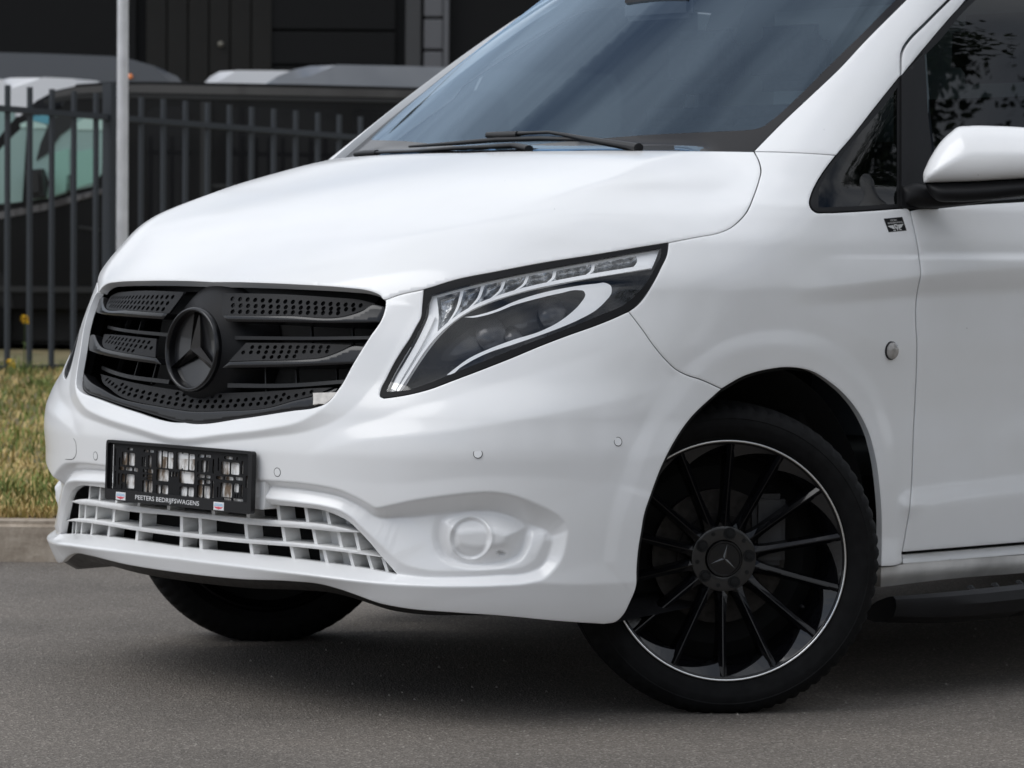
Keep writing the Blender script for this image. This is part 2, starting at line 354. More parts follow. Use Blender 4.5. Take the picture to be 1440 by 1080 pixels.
RELIEF = raster(fine, 1.15, pocket)+raster(coarse, 2.6)+raster(flare, 1.8)
yy, xx = np.mgrid[RY0:RY1, RX0:RX1]
rr = np.hypot((xx-662)/1.0, (yy-757)/1.03)
RELIEF += -.009*(1-ss(rr, 22.5, 29.5))+.003*np.exp(-((rr-30)/2.2)**2)
sx, sy = (xx-704)*.98+(yy-777)*.2, (yy-777)*.98-(xx-704)*.2
RELIEF += -.012*(1-ss((sx/7)**2+(sy/3.2)**2, .3, 1.0))
def relief(uv):
    x = np.clip(uv[:, 0]-RX0, 0, RX1-RX0-2); y = np.clip(uv[:, 1]-RY0, 0, RY1-RY0-2)
    i, j = y.astype(int), x.astype(int); a, b = y-i, x-j
    v = RELIEF[i, j]*(1-a)*(1-b)+RELIEF[i+1, j]*a*(1-b)+RELIEF[i, j+1]*(1-a)*b+RELIEF[i+1, j+1]*a*b
    return v*((uv[:, 0] > RX0) & (uv[:, 0] < RX1-2) & (uv[:, 1] > RY0) & (uv[:, 1] < RY1-2))

THICK = {'back': (-1., 0, 0), 'in': (-.7, -.7, 0), 'side': (0, -1., 0)}
def skin(name, outline, m, parent, holes=(), step=6., depth=0., rel=False, gap=0., ring=0., flange=.012, fn=F, mirror='copy',
         thick_dir='normal', smooth=True, roll=.0008, double=False):
    pa, pb = parent if isinstance(parent, tuple) else (parent, parent)
    """One panel of real sheet: region of the body surface (plus relief/depth), edges turned in.
    mirror: 'weld' (crosses the centre line, one object), 'copy' (second object on the far side), None."""
    o = np.array(outline, float)
    if gap: o = inset(o, gap)
    if area2(o) < 0: o = o[::-1]
    v2, f = cdt([o]+[np.array(h, float) for h in holes], step, ring)
    T, q, ok = hit(v2, fn)
    if not ok.all():
        bad = ~ok[f].all(1); f = f[~bad]; T = np.nan_to_num(T, nan=9.)
    dd = depth(v2) if callable(depth) else np.full(len(v2), float(depth))
    if rel: dd = dd+relief(v2)
    P0 = CAM_O+q*T[:, None]; P = CAM_O+q*(T-dd)[:, None]
    nb = grad(P0, fn) if thick_dir == 'normal' else (-q if thick_dir == 'ray' else np.tile(-np.array(THICK[thick_dir]), (len(P), 1)))
    be = boundary(f); bv = np.unique(np.array(be).ravel())
    if ring: P[bv] -= nb[bv]*roll
    if mirror == 'weld':
        bm = bmesh.new(); ly = bm.verts.layers.float_vector.new('n'); vs_ = [bm.verts.new(tuple(p)) for p in P]
        for vv, nn in zip(vs_, nb): vv[ly] = Vector(nn)
        for t in f: bm.faces.new([vs_[i] for i in t])
        bmesh.ops.bisect_plane(bm, geom=bm.verts[:]+bm.edges[:]+bm.faces[:], plane_co=(0, 0, 0), plane_no=(0, -1, 0), clear_outer=True, dist=1e-6)
        bmesh.ops.triangulate(bm, faces=bm.faces[:]); bm.verts.ensure_lookup_table(); bm.verts.index_update()
        P = np.array([v.co[:] for v in bm.verts]); nb = np.array([v[ly][:] for v in bm.verts]); nb /= np.linalg.norm(nb, axis=1, keepdims=True)+1e-9
        f = np.array([[v.index for v in t.verts] for t in bm.faces]); bm.free()
        P[np.abs(P[:, 1]) < 2e-5, 1] = 0
        used = np.unique(f); mp_ = np.full(len(P), -1); mp_[used] = np.arange(len(used)); P, nb, f = P[used], nb[used], mp_[f]
        be = boundary(f)
        be = [(a, b) for a, b in be if not (abs(P[a, 1]) < 1e-4 and abs(P[b, 1]) < 1e-4)]
    V = list(P); Fc = [tuple(t) for t in f]
    if flange:
        idx = {}
        for a, b in be:
            for i in (a, b):
                if i not in idx:
                    idx[i] = len(V); V.append(P[i]); V.append(P[i]-nb[i]*flange)
            Fc.append((idx[b], idx[a], idx[a]+1, idx[b]+1))
        if double:
            k = len(V); V.extend(list(P-nb*flange)); Fc.extend([(t[0]+k, t[2]+k, t[1]+k) for t in f])
    V = np.array(V)
    flip = V*np.array([1, -1, 1])
    if mirror == 'weld':
        n = len(V); onc = np.abs(V[:, 1]) < 1e-6; mp_ = np.where(onc, np.arange(n), np.arange(n)+n)
        Fm = [tuple(int(mp_[i]) for i in t[::-1]) for t in Fc]
        return mesh_obj(name, np.vstack([V, flip]), Fc+Fm, m, pa, smooth)
    ob = mesh_obj(name, V, Fc, m, pa, smooth)
    if mirror == 'copy': return ob, mesh_obj(name, flip, [t[::-1] for t in Fc], m, pb, smooth)
    return ob
# ================================================================== THE WHITE VAN
VAN = thing('van', 'white van filling the foreground, black grille, empty number plate holder, front wheels turned', 'van')
HOODGAP = [(542, 421.5), (560, 415), (596, 407), (640, 393.5), (700, 381.5), (760, 370), (840, 357.5), (900, 347.5), (940, 341)]
HOODGAP2 = [(940, 341), (981, 333), (1010, 327.5), (1026, 321), (1040, 310), (1049, 299.5), (1060, 275), (1067, 254), (1070, 240), (1067, 226), (1060, 212.5)]
HOODREAR = [(1060, 212.5), (1000, 211.5), (900, 210.5), (772, 211), (700, 212), (650, 214), (620, 216)]
cen_ = [tuple(proj([x, -.15, Hc(x+.0012)])) for x in (.0, .14, .28, .42, .54, .64, .72, .755)]
HOODREAR[-1] = (cen_[0][0], 215.5); HOODREAR[-2] = (640, 214)
HOODCEN = [HOODREAR[-1]]+cen_[1:]+[(236, 399)]
HOODFRONT = [(236, 399), (290, 397.3), (320, 397), (378, 398.5), (420, 400.5), (487, 405), (515, 408.5), (527, 412), (535, 416.5), (538, 421), (542, 421.5)]
skin('bonnet', path(HOODFRONT, HOODGAP, HOODGAP2, HOODREAR, HOODCEN), PAINT, VAN, step=5., gap=.9, ring=1.6, flange=.02, mirror='weld', roll=.0012)
GRILLE_EDGE = [(225, 584), (267, 595), (340, 588), (413, 577), (442, 573), (457, 567.5), (477, 545), (497, 510), (520, 473), (537, 447), (542, 427), (542, 421.5)]
HL_IN = [(596, 407), (594, 430), (592, 447), (585, 460), (577, 475), (565, 493), (553, 513), (543, 533), (535, 550), (534.5, 557), (540, 560)]
HL_BOT = [(540, 560), (562, 557), (603, 547.5), (637, 535), (687, 516), (720, 503), (762, 485.5), (803, 470), (837, 458), (862, 448), (884, 438)]
HL_OUT = [(884, 438), (895, 430), (908, 415), (920, 395), (930, 375), (938, 357), (940, 341)]
SEAM = [(884, 438), (903, 463), (920, 487), (937, 507), (950, 519), (967, 528), (983, 533), (1015, 547)]
ARCHB = [(1015, 547), (970, 590), (935, 647), (915, 698), (907, 722), (902, 750), (898, 775), (896, 800), (895, 825), (886, 848), (877, 865), (866, 875), (850, 878)]
BOT = [(850, 878), (800, 875), (700, 866), (640, 862), (570, 856), (534, 849), (500, 837), (480, 830), (450, 822), (411, 818), (339, 815), (252, 806), (215, 801)]
MOUTH_B = [(215, 762), (280, 771), (350, 778), (407, 784), (455, 790), (517, 799), (557, 807)]
MOUTH_T = [(557, 807), (552, 801), (535, 782), (520, 764), (503, 746), (490, 734), (477, 727), (457, 719), (423, 714), (390, 711), (363, 708), (300, 706.5), (215, 701.5)]
bout = path(GRILLE_EDGE, HOODGAP[:3], HL_IN, HL_BOT, SEAM, ARCHB, BOT, [(215, 801), (215, 762)], MOUTH_B, MOUTH_T, [(215, 701.5), (225, 584)], step=3.)
POCKET = path([(613, 729), (630, 721), (650, 719), (680, 718), (700, 720), (720, 726), (740, 735), (749, 741)], [(749, 741), (746, 760), (737, 781), (720, 793), (690, 797.5), (660, 797.5), (635, 792), (619, 779), (612, 762), (611, 745), (613, 729)], step=2.5)
def box_center(ang): return None
bumper = skin('front_bumper', bout, PAINT, VAN, step=2.2, rel=True, gap=.7, ring=1.2, flange=.016, mirror='weld')
FEND_TOP = [(1060, 212.5), (1101, 213.5), (1142, 215.5), (1176, 218)]
QW_LOW = [(1176, 218), (1160, 239), (1148, 258), (1140.5, 275), (1138.5, 286), (1141, 293), (1148, 298.5), (1160, 299), (1200, 297.5), (1240, 295), (1268, 293), (1277, 293), (1280, 296)]
DOORGAP = [(1280, 296), (1283, 309), (1287.5, 329), (1293, 364), (1295, 386), (1291.5, 404), (1288.5, 424.5), (1288, 453), (1289.5, 480), (1289.5, 505), (1288, 545), (1285, 605), (1281.5, 690), (1279.5, 715), (1274.5, 745), (1269, 777)]
FEND_LOW = [(1269, 777), (1267.5, 793), (1260, 795.5), (1239, 797)]
ARCHF = [(1239, 797), (1239.5, 760), (1239.5, 730), (1237, 690), (1230, 640), (1220, 605), (1200, 570), (1170, 540), (1140, 522), (1110, 517), (1080, 520), (1045, 530), (1015, 547)]
skin('fender', path(HOODGAP2[::-1][-1:]+HOODGAP2[1:], FEND_TOP, QW_LOW, DOORGAP, FEND_LOW, ARCHF, SEAM[::-1], HL_OUT, step=3.), PAINT, VAN, step=4., rel=True, gap=.9, ring=1.4, flange=.016)
skin('side_door', path(DOORGAP[::-1], [(1280, 296), (1290, 294), (1315, 292.5), (1360, 288), (1440, 283), (1560, 275), (1690, 268)], [(1690, 268), (1690, 742)], [(1690, 742), (1440, 763), (1269, 777)], step=4.), PAINT, VAN, step=6., rel=True, gap=1.0, ring=1.4, flange=.016)
skin('sill', path([(1268, 780), (1440, 766), (1690, 746)], [(1690, 746), (1690, 760)], [(1690, 760), (1440, 779.5), (1270, 793)], [(1270, 793), (1268, 780)], step=3.), PAINT, VAN, step=4, depth=lambda p: -.016+.014*np.clip((p[:, 1]-(780-(p[:, 0]-1268)*.0815))/9, 0, 1), gap=.3, flange=.02)
SILLM = mat('dirty_sill', (.70, .68, .65), rough=.6, var=.25, vscale=7)
skin('sill_skirt', path([(1239, 797.5), (1262, 795.5), (1270, 793.5), (1440, 780), (1690, 760.5)], [(1690, 760.5), (1690, 790)], [(1690, 790), (1440, 806), (1330, 815), (1238, 826)], [(1238, 826), (1239, 797.5)], step=3.), SILLM, VAN, step=5, depth=lambda p: -.004-.05*ss(p[:, 1]-(795-(p[:, 0]-1268)*.0815), 8, 34), gap=.3, flange=.02)
# A pillar with the door frame strip, seam between them; everything ends at one level under the roof panel
ZR = 1.757
def bis(fn, lo, hi, n=40):          # fn <= 0 at lo (inside), > 0 at hi
    for _ in range(n):
        m = (lo+hi)/2
        if fn(m) <= 0: lo = m
        else: hi = m
    return (lo+hi)/2
def ysec(x, z): return bis(lambda y: float(F(np.array([x, y, z]))), .2, 1.1)
def xsec(y, z): return bis(lambda x: float(F(np.array([x, y, z]))), -1.9, 1.0)
def side_px(x, z): return tuple(proj([x, ysec(x, z), z]))
def cut_at(pts, z):                 # traced line cut where the body surface under it reaches height z
    c = sm(pts, 3.); T, q, ok = hit(c); zz = np.where(ok, (CAM_O+q*np.nan_to_num(T, nan=0)[:, None])[:, 2], 9.); k = int(np.argmax(zz >= z)); return [tuple(p) for p in c[:k:4]]+[tuple(c[k])], CAM_O+q[k]*T[k]
WS_EDGE = [(1060, 212.5), (1101, 171), (1142, 132.5), (1182, 94.5), (1214, 60), (1260, 14), (1310, -35), (1370, -90), (1400, -114)]
WS_EDGE, WSC = cut_at(WS_EDGE, ZR)
QW_UP = [(1176, 218), (1200, 190), (1230, 151.5), (1252, 124), (1266.5, 106)]
SEAM_UP = [(1266.5, 106), (1266, 85), (1268, 70), (1275, 58), (1300, 32), (1350, -17), (1400, -62), (1440, -95)]
SEAM_UP, SUC = cut_at(SEAM_UP, ZR)
RAIL = [side_px(x, ZR) for x in np.linspace(SUC[0]-.01, -1.70, 7)]
ARC = [SEAM_UP[-1]]+[tuple(proj([xsec(y, ZR), y, ZR])) for y in np.linspace(SUC[1], WSC[1], 4)[1:-1]]+[WS_EDGE[-1]]
skin('windscreen_pillar', path(FEND_TOP, QW_UP, SEAM_UP, ARC, WS_EDGE[::-1], step=4.), PAINT, VAN, step=6, gap=.6, ring=1.4, flange=.036)
DFI = [(1267.5, 107), (1306, 60), (1345, 15), (1385, -24)]+[side_px(x, 1.700) for x in (-1.20, -1.35, -1.52, -1.70)]
skin('door_frame', path(DFI, [DFI[-1], (RAIL[-1][0], RAIL[-1][1])], RAIL[::-1], [(p[0]+2.5, p[1]+2.) for p in SEAM_UP[::-1]][:-1]+[(1267.5, 107)], step=4.), PAINT, VAN, step=6, gap=.5, ring=1.2, flange=.014)
# windscreen: one glass across the van with its printed border
WSB = [(1062, 216), (1000, 216), (900, 216), (772, 218), (700, 220), (650, 222), (612, 224), (560, 225)]
WSCEN = [(560, 225)]+[tuple(proj([-.02-1.45*(z-1.24)-.005, -.12, z])) for z in (1.34, 1.45, 1.6, 1.70)]+[tuple(proj([xsec(-.12, ZR), -.12, ZR]))]
WSTOP = [tuple(proj([xsec(y, ZR), y, ZR])) for y in np.linspace(-.12, WSC[1], 9)]; WSTOP[-1] = WS_EDGE[-1]
wsout = path([(1062, 216), (1060, 212.5)], WS_EDGE, WSTOP[::-1], WSCEN[::-1], WSB[::-1], step=6.)
ws = skin('windscreen', wsout, WSGLASS, VAN, step=9, depth=-.030, gap=.4, flange=0, mirror='weld')
FT = [tuple(proj([xsec(y, ZR-.05), y, ZR-.05])) for y in np.linspace(-.12, WSC[1]-.05, 7)]
frit = path(WS_EDGE, WSTOP[::-1], [WSTOP[0], FT[0]], FT, [FT[-1], (1300, -38), (1280, -20), (1203, 56), (1165, 93), (1125, 133), (1085, 169), (1072, 178), (1060, 181.5), (1045, 183)], [(1045, 183), (1000, 185), (900, 190), (850, 194), (760, 202), (650, 213), (555, 221)], [(555, 221), (560, 225)], WSB[::-1], [(1062, 216), (1060, 212.5)], step=5.)
fr = skin('black_border', frit, FRIT, ws, step=8, depth=-.0285, gap=.4, flange=0, mirror='weld')
# quarter window, its black frame and the black sail panel of the mirror
QW = path([(1266.5, 107), (1252, 124.5), (1230, 152), (1200, 190.5), (1176.5, 218.5), (1160.5, 239.5), (1148.5, 258.5), (1141.3, 275.5), (1139.5, 286), (1142, 292.5), (1148.5, 297.5), (1160, 298), (1200, 296.5), (1240, 294), (1267, 292)], [(1267, 292), (1267, 200), (1266.5, 107)], step=4.)
QWI = path([(1262, 123), (1245, 146), (1210, 187), (1180, 222), (1162, 246), (1152, 265), (1151, 292)], [(1151, 292), (1200, 290), (1262, 287)], [(1262, 287), (1262, 123)], step=5.)
qf = skin('quarter_window', QWI, DARKGLASS, VAN, step=10, depth=-.006, flange=0)
skin('window_frame', QW, SEAL, VAN, holes=[QWI[::-1]], step=6, depth=-.003, flange=.012, gap=.3)
SAIL = path([(1268, 107), (1300, 74)], [(1300, 74), (1303, 120), (1306, 170), (1310, 205)], [(1310, 205), (1310, 262), (1318, 280), (1322, 292)], [(1322, 292), (1268, 292)], [(1268, 292), (1268, 107)], step=4.)
skin('mirror_base', SAIL, BLACKM, VAN, step=6, depth=lambda p: .004+.006*ss(p[:, 0], 1270, 1290), flange=.02)
DGT = [side_px(x, 1.694) for x in (-1.22, -1.35, -1.5, -1.64)]
DG = path([(1301, 68), (1345, 20), (1383, -18)]+DGT, [DGT[-1], (1690, 266)], [(1690, 266), (1560, 272), (1440, 280), (1330, 289)], [(1330, 289), (1312, 205), (1306, 140), (1301, 68)], step=5.)
skin('door_window', DG, DARKGLASS, VAN, step=12, depth=-.008, flange=0, gap=1)
skin('window_seal', path([(1268.5, 106.5), (1306, 61), (1345, 16), (1384, -22)], [(1384, -22), (1385, -13)], [(1385, -13), (1348, 24), (1322, 56), (1301, 77)], [(1301, 77), (1268.5, 106.5)], step=4.), SEAL, VAN, step=6, depth=-.002, flange=.01)
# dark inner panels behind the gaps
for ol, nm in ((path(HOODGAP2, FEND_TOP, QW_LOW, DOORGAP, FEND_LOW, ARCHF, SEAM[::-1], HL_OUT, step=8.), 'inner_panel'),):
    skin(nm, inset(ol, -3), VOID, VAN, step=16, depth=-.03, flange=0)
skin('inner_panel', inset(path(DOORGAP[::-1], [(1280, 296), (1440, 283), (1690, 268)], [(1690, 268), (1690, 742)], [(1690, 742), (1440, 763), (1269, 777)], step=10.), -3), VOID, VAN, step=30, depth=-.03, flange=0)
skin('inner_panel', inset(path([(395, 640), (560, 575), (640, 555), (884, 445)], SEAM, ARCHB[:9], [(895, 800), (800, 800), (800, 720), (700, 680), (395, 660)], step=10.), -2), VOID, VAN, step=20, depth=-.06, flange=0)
# ------------------------------------------------------------------ headlights
HLO = path(HL_IN, HL_BOT, HL_OUT, HOODGAP[::-1][:7], step=4.)
HLI = path([(543, 551), (550, 533), (562, 512), (574, 492), (586, 470), (596, 450), (601, 430), (606, 415)], [(606, 415), (650, 403), (700, 391.5), (760, 379.5), (840, 365), (900, 354), (930, 349)],
           [(930, 349), (930, 358), (922, 375), (910, 396), (893, 416), (875, 430), (850, 441)], [(850, 441), (800, 461), (740, 484), (690, 504), (640, 524), (603, 539), (570, 549), (543, 551)], step=4.)
HLDARK = mat('lamp_housing_dark', (.020, .020, .022), rough=.25, coat=.6)
LENSGREY = mat('lamp_reflector_grey', (.06, .06, .063), rough=.25, metal=.6)
GUIDE = mat('white_light_guide', (.95, .955, .96), rough=.12, coat=1)
CELLM = mat('led_cell_reflector', (.34, .35, .36), rough=.12, metal=1., bump=1., bscale=110, var=.8, vscale=75)  # mottled light and dark colour stands in for glints in the cells
MIRR = mat('lamp_mirror_trim', (.95, .955, .96), rough=.3, metal=.15, coat=.6)
xlo, xhi = 534., 940.
hlA = skin('headlight', inset(HLO, .5), HLDARK, VAN, step=9, depth=lambda p: -.05-.03*ss(dist_poly(p, HLO), 0, 30), flange=0)
skin('lamp_bezel', inset(HLO, .6), SEAL, hlA, holes=[HLI[::-1]], step=4, depth=-.003, flange=.05, thick_dir='ray')
STRIP_BOT = [(563, 552), (570, 543), (580, 527), (593, 507), (605, 490), (617, 475), (630, 461.5), (645, 449), (660, 439.5), (680, 430), (700, 422.5), (720, 416), (740, 410.5), (780, 402), (820, 394), (860, 387), (916, 379)]
STRIP = path([(548, 551), (557, 530), (571, 507), (584, 485), (595, 464), (602, 445), (605, 425), (608, 417)], [(608, 417), (650, 405.5), (700, 393.5), (760, 381.5), (840, 367), (900, 356), (927, 351.5)], [(927, 351.5), (922, 365), (916, 379)], STRIP_BOT[::-1], [(563, 552), (548, 551)], step=4.)
# bright guide along the lower edge of the strip and down the leg
def ribbon(pts, w0, w1=None, taper=True):
    c = sm(pts, 3.); t = np.gradient(c, axis=0); t /= np.linalg.norm(t, axis=1, keepdims=True); nn = np.stack([-t[:, 1], t[:, 0]], 1)
    u = np.linspace(0, 1, len(c))[:, None]; w = (w0+((w1 if w1 is not None else w0)-w0)*u)/2
    return np.vstack([c+nn*w, (c-nn*w)[::-1]])
skin('light_guide', ribbon([(559, 550), (577, 522), (591, 500), (604, 482), (617, 467.5), (631, 455), (647, 443), (662, 434), (682, 425), (702, 417.5), (722, 411.5), (745, 405), (782, 397), (822, 389.5), (862, 383), (916, 374)], 3.4, 6.0), GUIDE, hlA, step=3, depth=-.0075, flange=.008, thick_dir='ray')
skin('light_guide', ribbon([(553, 548), (563, 529), (577, 505), (590, 482), (600, 462), (608, 444)], 7, 9), GUIDE, hlA, step=3, depth=-.009, flange=.008, thick_dir='ray')
skin('light_guide', ribbon([(545, 549), (553, 531), (566, 508), (578, 488)], 1.6, 1.4), GUIDE, hlA, step=3, depth=-.012, flange=.006, thick_dir='ray')
bot = np.array(STRIP_BOT, float); topx = np.array([(608, 417), (650, 405.5), (700, 393.5), (760, 381.5), (840, 367), (900, 356), (927, 351.5)], float)
yb = lambda x: np.interp(x, bot[:, 0], bot[:, 1])-6.5
yt = lambda x: np.interp(x, topx[:, 0], topx[:, 1])+3.0
cell_holes = []
ribs = [(612, 612), (629, 650), (661, 679), (692, 709), (726, 742), (770, 780), (826, 834), (893, 897)]
for (b0, t0), (b1, t1) in zip(ribs[:-1], ribs[1:]):
    b0 += 2.2; t0 += 2.; b1 -= 2.2; t1 -= 1.6
    lo = max(yb(b0), yt(t0)+4); ptsb = [(x, min(yb(x), lo if x < 640 else 999)) for x in np.linspace(b0, b1, 4)]; ptst = [(x, yt(x)) for x in np.linspace(t1, t0, 4)]
    lcv = [(t0, yt(t0)), ((t0*.55+b0*.45)+2.5, (yt(t0)*.5+ptsb[0][1]*.5)+1), ptsb[0]]
    rcv = [ptsb[-1], ((t1*.55+b1*.45)+2.5, (yt(t1)*.5+ptsb[-1][1]*.5)+1), (t1, yt(t1))]
    cell = path(ptsb, rcv, ptst, lcv, step=3.); cm = cell.mean(0)
    skin('led_cell', cell, CELLM, hlA, step=3.2, depth=lambda p, c=cell: -.020-.014*ss(dist_poly(p, c), 0, 7), flange=.006, thick_dir='ray')
    if inside(cell, STRIP).all(): cell_holes.append(inset(cell, .4)[::-1])
skin('light_strip', STRIP, MIRR, hlA, holes=cell_holes, step=4, depth=-.017, flange=.018, thick_dir='ray')
HOOK = path([(652, 446), (666, 446.5), (680, 444), (700, 438), (720, 430), (753, 420.5), (787, 412.5), (813, 408), (821, 409.5), (823, 414), (817, 425.5), (803, 440), (787, 452), (762, 465), (720, 478.5), (687, 491), (658, 505), (640, 518), (628, 527.5)], [(628, 527.5), (636, 526), (647, 517)],
            [(647, 517), (662, 508), (687, 496), (720, 485), (762, 470.5), (790, 460), (815, 449), (838, 436), (851, 424), (860, 411), (859, 402), (852, 398), (838, 399), (800, 404), (760, 412.5), (720, 425.5), (700, 434.5), (680, 441), (665, 444.5), (652, 446)], step=3.)
skin('lamp_ring', HOOK, MIRR, hlA, step=3.5, depth=-.013, flange=.03, thick_dir='ray')
INNER = path([(580, 546), (600, 513), (625, 482), (650, 460), (690, 443), (730, 430), (790, 415), (812, 413), (812, 422), (795, 440), (765, 458), (715, 476), (670, 494), (640, 512), (622, 530)], step=5., )[:-1]
for (cx, cy, r) in ((690, 469, 27), (777, 441, 25), (722, 474, 16)):
    circ = np.array([(cx+r*.8*math.cos(a)+r*.15*math.sin(a), cy+r*math.sin(a)) for a in np.linspace(0, 2*math.pi, 28, endpoint=False)])
    circ = circ[inside(circ, inset(HLI, 3))]
    if len(circ) > 9:
        skin('projector_lens', circ, LENSGREY, hlA, step=4, depth=lambda p, cx=cx, cy=cy, r=r: -.055+.018*(1-np.clip(((p[:, 0]-cx)/r)**2+((p[:, 1]-cy)/r)**2, 0, 1))+.0012*np.sin(p[:, 0]*1.25), flange=.015, thick_dir='ray')
skin('lens_cover', inset(HLI, -1.0), CLEAR, hlA, step=7, depth=-.004, flange=0)
# ------------------------------------------------------------------ grille
GO = path([(215, 395), (280, 394), (378, 395), (487, 402), (530, 408), (548, 420)], [(548, 420), (545, 450), (525, 480), (500, 520), (470, 570), (445, 582)], [(445, 582), (340, 596), (267, 603), (215, 592)], [(215, 592), (215, 395)], step=8.)
GR = skin('grille', GO, VOID, VAN, step=14, depth=-.18, fn=Fw, flange=.0, mirror='weld')
skin('upper_panel', path([(215, 392), (280, 391), (378, 392), (487, 399), (536, 409)], [(536, 409), (530, 424), (505, 421), (470, 418), (400, 414), (300, 412), (215, 414)], [(215, 414), (215, 392)], step=6.), BLACKM, GR, step=8, depth=-.135, fn=Fw, flange=.03, mirror='weld')
def ell(cx, cy, rx, ry, n=8, sh=.3):
    return np.array([(cx+rx*math.cos(a)-sh*ry*math.sin(a), cy+ry*math.sin(a)) for a in np.linspace(0, -2*math.pi, n, endpoint=False)])
def holes_for(outl, rows, rx=3.0, ry=3.4, m=4.2):
    hs = []
    for r in rows:
        for c in r:
            e = np.array([c], float)
            if inside(e, outl)[0] and dist_poly(e, outl)[0] > m: hs.append(ell(c[0], c[1], rx, ry))
    return hs
GMESH = BLACKM
p1 = path([(312, 412), (400, 414), (470, 418.5), (505, 421.5), (528, 427)], [(528, 427), (510, 436), (488, 443.6), (400, 443.6), (312, 443)], [(312, 443), (312, 412)], step=5.)
rows = [[(327+10.6*i+off, y0+(10.6*i)*sl) for i in range(18)] for y0, sl, off in ((420.2, .052, 0), (429.4, .034, .7), (438.2, .014, 0))]
skin('mesh_panel', p1, GMESH, GR, holes=holes_for(p1, rows), step=9, depth=lambda p: -.016-.030*np.clip((444-p[:, 1])/30, 0, 1), fn=Fw, flange=.006)
p2 = path([(346, 482), (440, 483), (495, 485)], [(495, 485), (478, 493.5), (453, 502.3), (420, 505.3), (357, 507), (322, 508)], [(322, 508), (346, 482)], step=5.)
rows = [[(352-8+10.7*i+off, y0+10.7*i*sl) for i in range(15)] for y0, sl, off in ((488.2, 0, 0), (495.6, -.012, -2), (503.4, -.03, -5))]
skin('mesh_panel', p2, GMESH, GR, holes=holes_for(p2, rows, 2.8, 3.), step=9, depth=lambda p: -.012-.028*np.clip((508-p[:, 1])/26, 0, 1), fn=Fw, flange=.006)
p3 = path([(215, 546), (267, 552), (340, 552), (400, 549), (440, 546), (468, 545)], [(468, 545), (440, 556), (413, 563), (380, 572.5), (313, 577.7), (267, 578), (215, 572)], [(215, 572), (215, 546)], step=5.)
rows = [[(256+10.7*i+off, np.interp(256+10.7*i, [215, 267, 313, 380, 413, 440, 473], [572, 578, 577.7, 572.5, 563, 556.5, 545])-dy) for i in range(22)] for dy, off in ((6, 0), (13.3, 4), (20.5, 0))]
skin('mesh_panel', p3, GMESH, GR, holes=holes_for(p3, [[c for c in r if c[0] > 262] for r in rows], 2.8, 3.), step=9, depth=lambda p: -.010-.030*np.clip((578-p[:, 1])/30, 0, 1)-.030*(1-ss(p[:, 0], 290, 455)), fn=Fw, flange=.006, mirror='weld')
s1 = path([(312, 443.4), (400, 444), (488, 444), (510, 436.4), (523, 428.5), (540, 431)], [(540, 431), (541, 438), (537, 446), (533, 452.5)], [(533, 452.5), (500, 453.5), (400, 452.8), (318, 452)], [(318, 452), (312, 443.4)], step=4.)
s2 = path([(322, 508.5), (357, 507.5), (420, 505.8), (453, 502.8), (478, 494), (494, 487), (518, 488)], [(518, 488), (508, 502), (499, 511)], [(499, 511), (440, 514), (387, 515.8), (312, 517)], [(312, 517), (322, 508.5)], step=4.)
s3 = path([(215, 572.5), (267, 578.6), (313, 578.2), (380, 573), (413, 563.5), (440, 557), (474, 545.5)], [(474, 545.5), (466, 556), (457, 567)], [(457, 567), (442, 572.3), (413, 576.5), (340, 587.5), (267, 594.5), (215, 583.5)], [(215, 583.5), (215, 572.5)], step=4.)
def slatdepth(o): return -.012
for sl_ in (s1, s2): skin('slat', sl_, BLACKG, GR, step=4, depth=slatdepth(sl_), fn=Fw, flange=.045, ring=2.6, roll=.002)
skin('slat', s3, BLACKG, GR, step=4, depth=lambda p: -.003-.030*(1-ss(p[:, 0], 290, 455)), fn=Fw, ring=2.6, roll=.002, flange=.03, mirror='weld')
skin('thin_slat', path([(330, 472.5), (440, 473.5), (524, 472.5)], [(524, 472.5), (521, 477)], [(521, 477), (440, 478), (330, 477.5)], [(330, 477.5), (330, 472.5)], step=5.), BLACKS, GR, step=6, depth=-.05, fn=Fw, flange=.03)
skin('thin_slat', path([(320, 539), (400, 539.5), (490, 533.5)], [(490, 533.5), (486, 539)], [(486, 539), (400, 545), (320, 545)], [(320, 545), (320, 539)], step=5.), BLACKS, GR, step=6, depth=-.05, fn=Fw, flange=.03)
for (x0, y0, x1, y1) in ((436, 455, 437.5, 483), (494, 455, 495.5, 484), (415, 517, 416.5, 548), (472, 513, 473, 545), (372, 517, 373.5, 550)):
    skin('stay', [(x0, y0), (x1, y0), (x1+1, y1), (x0+1, y1)], BLACKS, GR, step=6, depth=-.08, fn=Fw, flange=.01)
skin('white_patch', path([(440, 552.5), (474, 551.5)], [(474, 551.5), (467, 559), (457, 568)], [(457, 568), (447, 567.5), (440, 569)], [(440, 569), (440.5, 560), (440, 552.5)], step=3.), mat('patch_white', (.62, .59, .55), rough=.6, var=.15, vscale=90), GR, step=4, depth=.0065, fn=Fw, flange=.006, mirror=None)  # small off-white patch on the end of the lowest slat
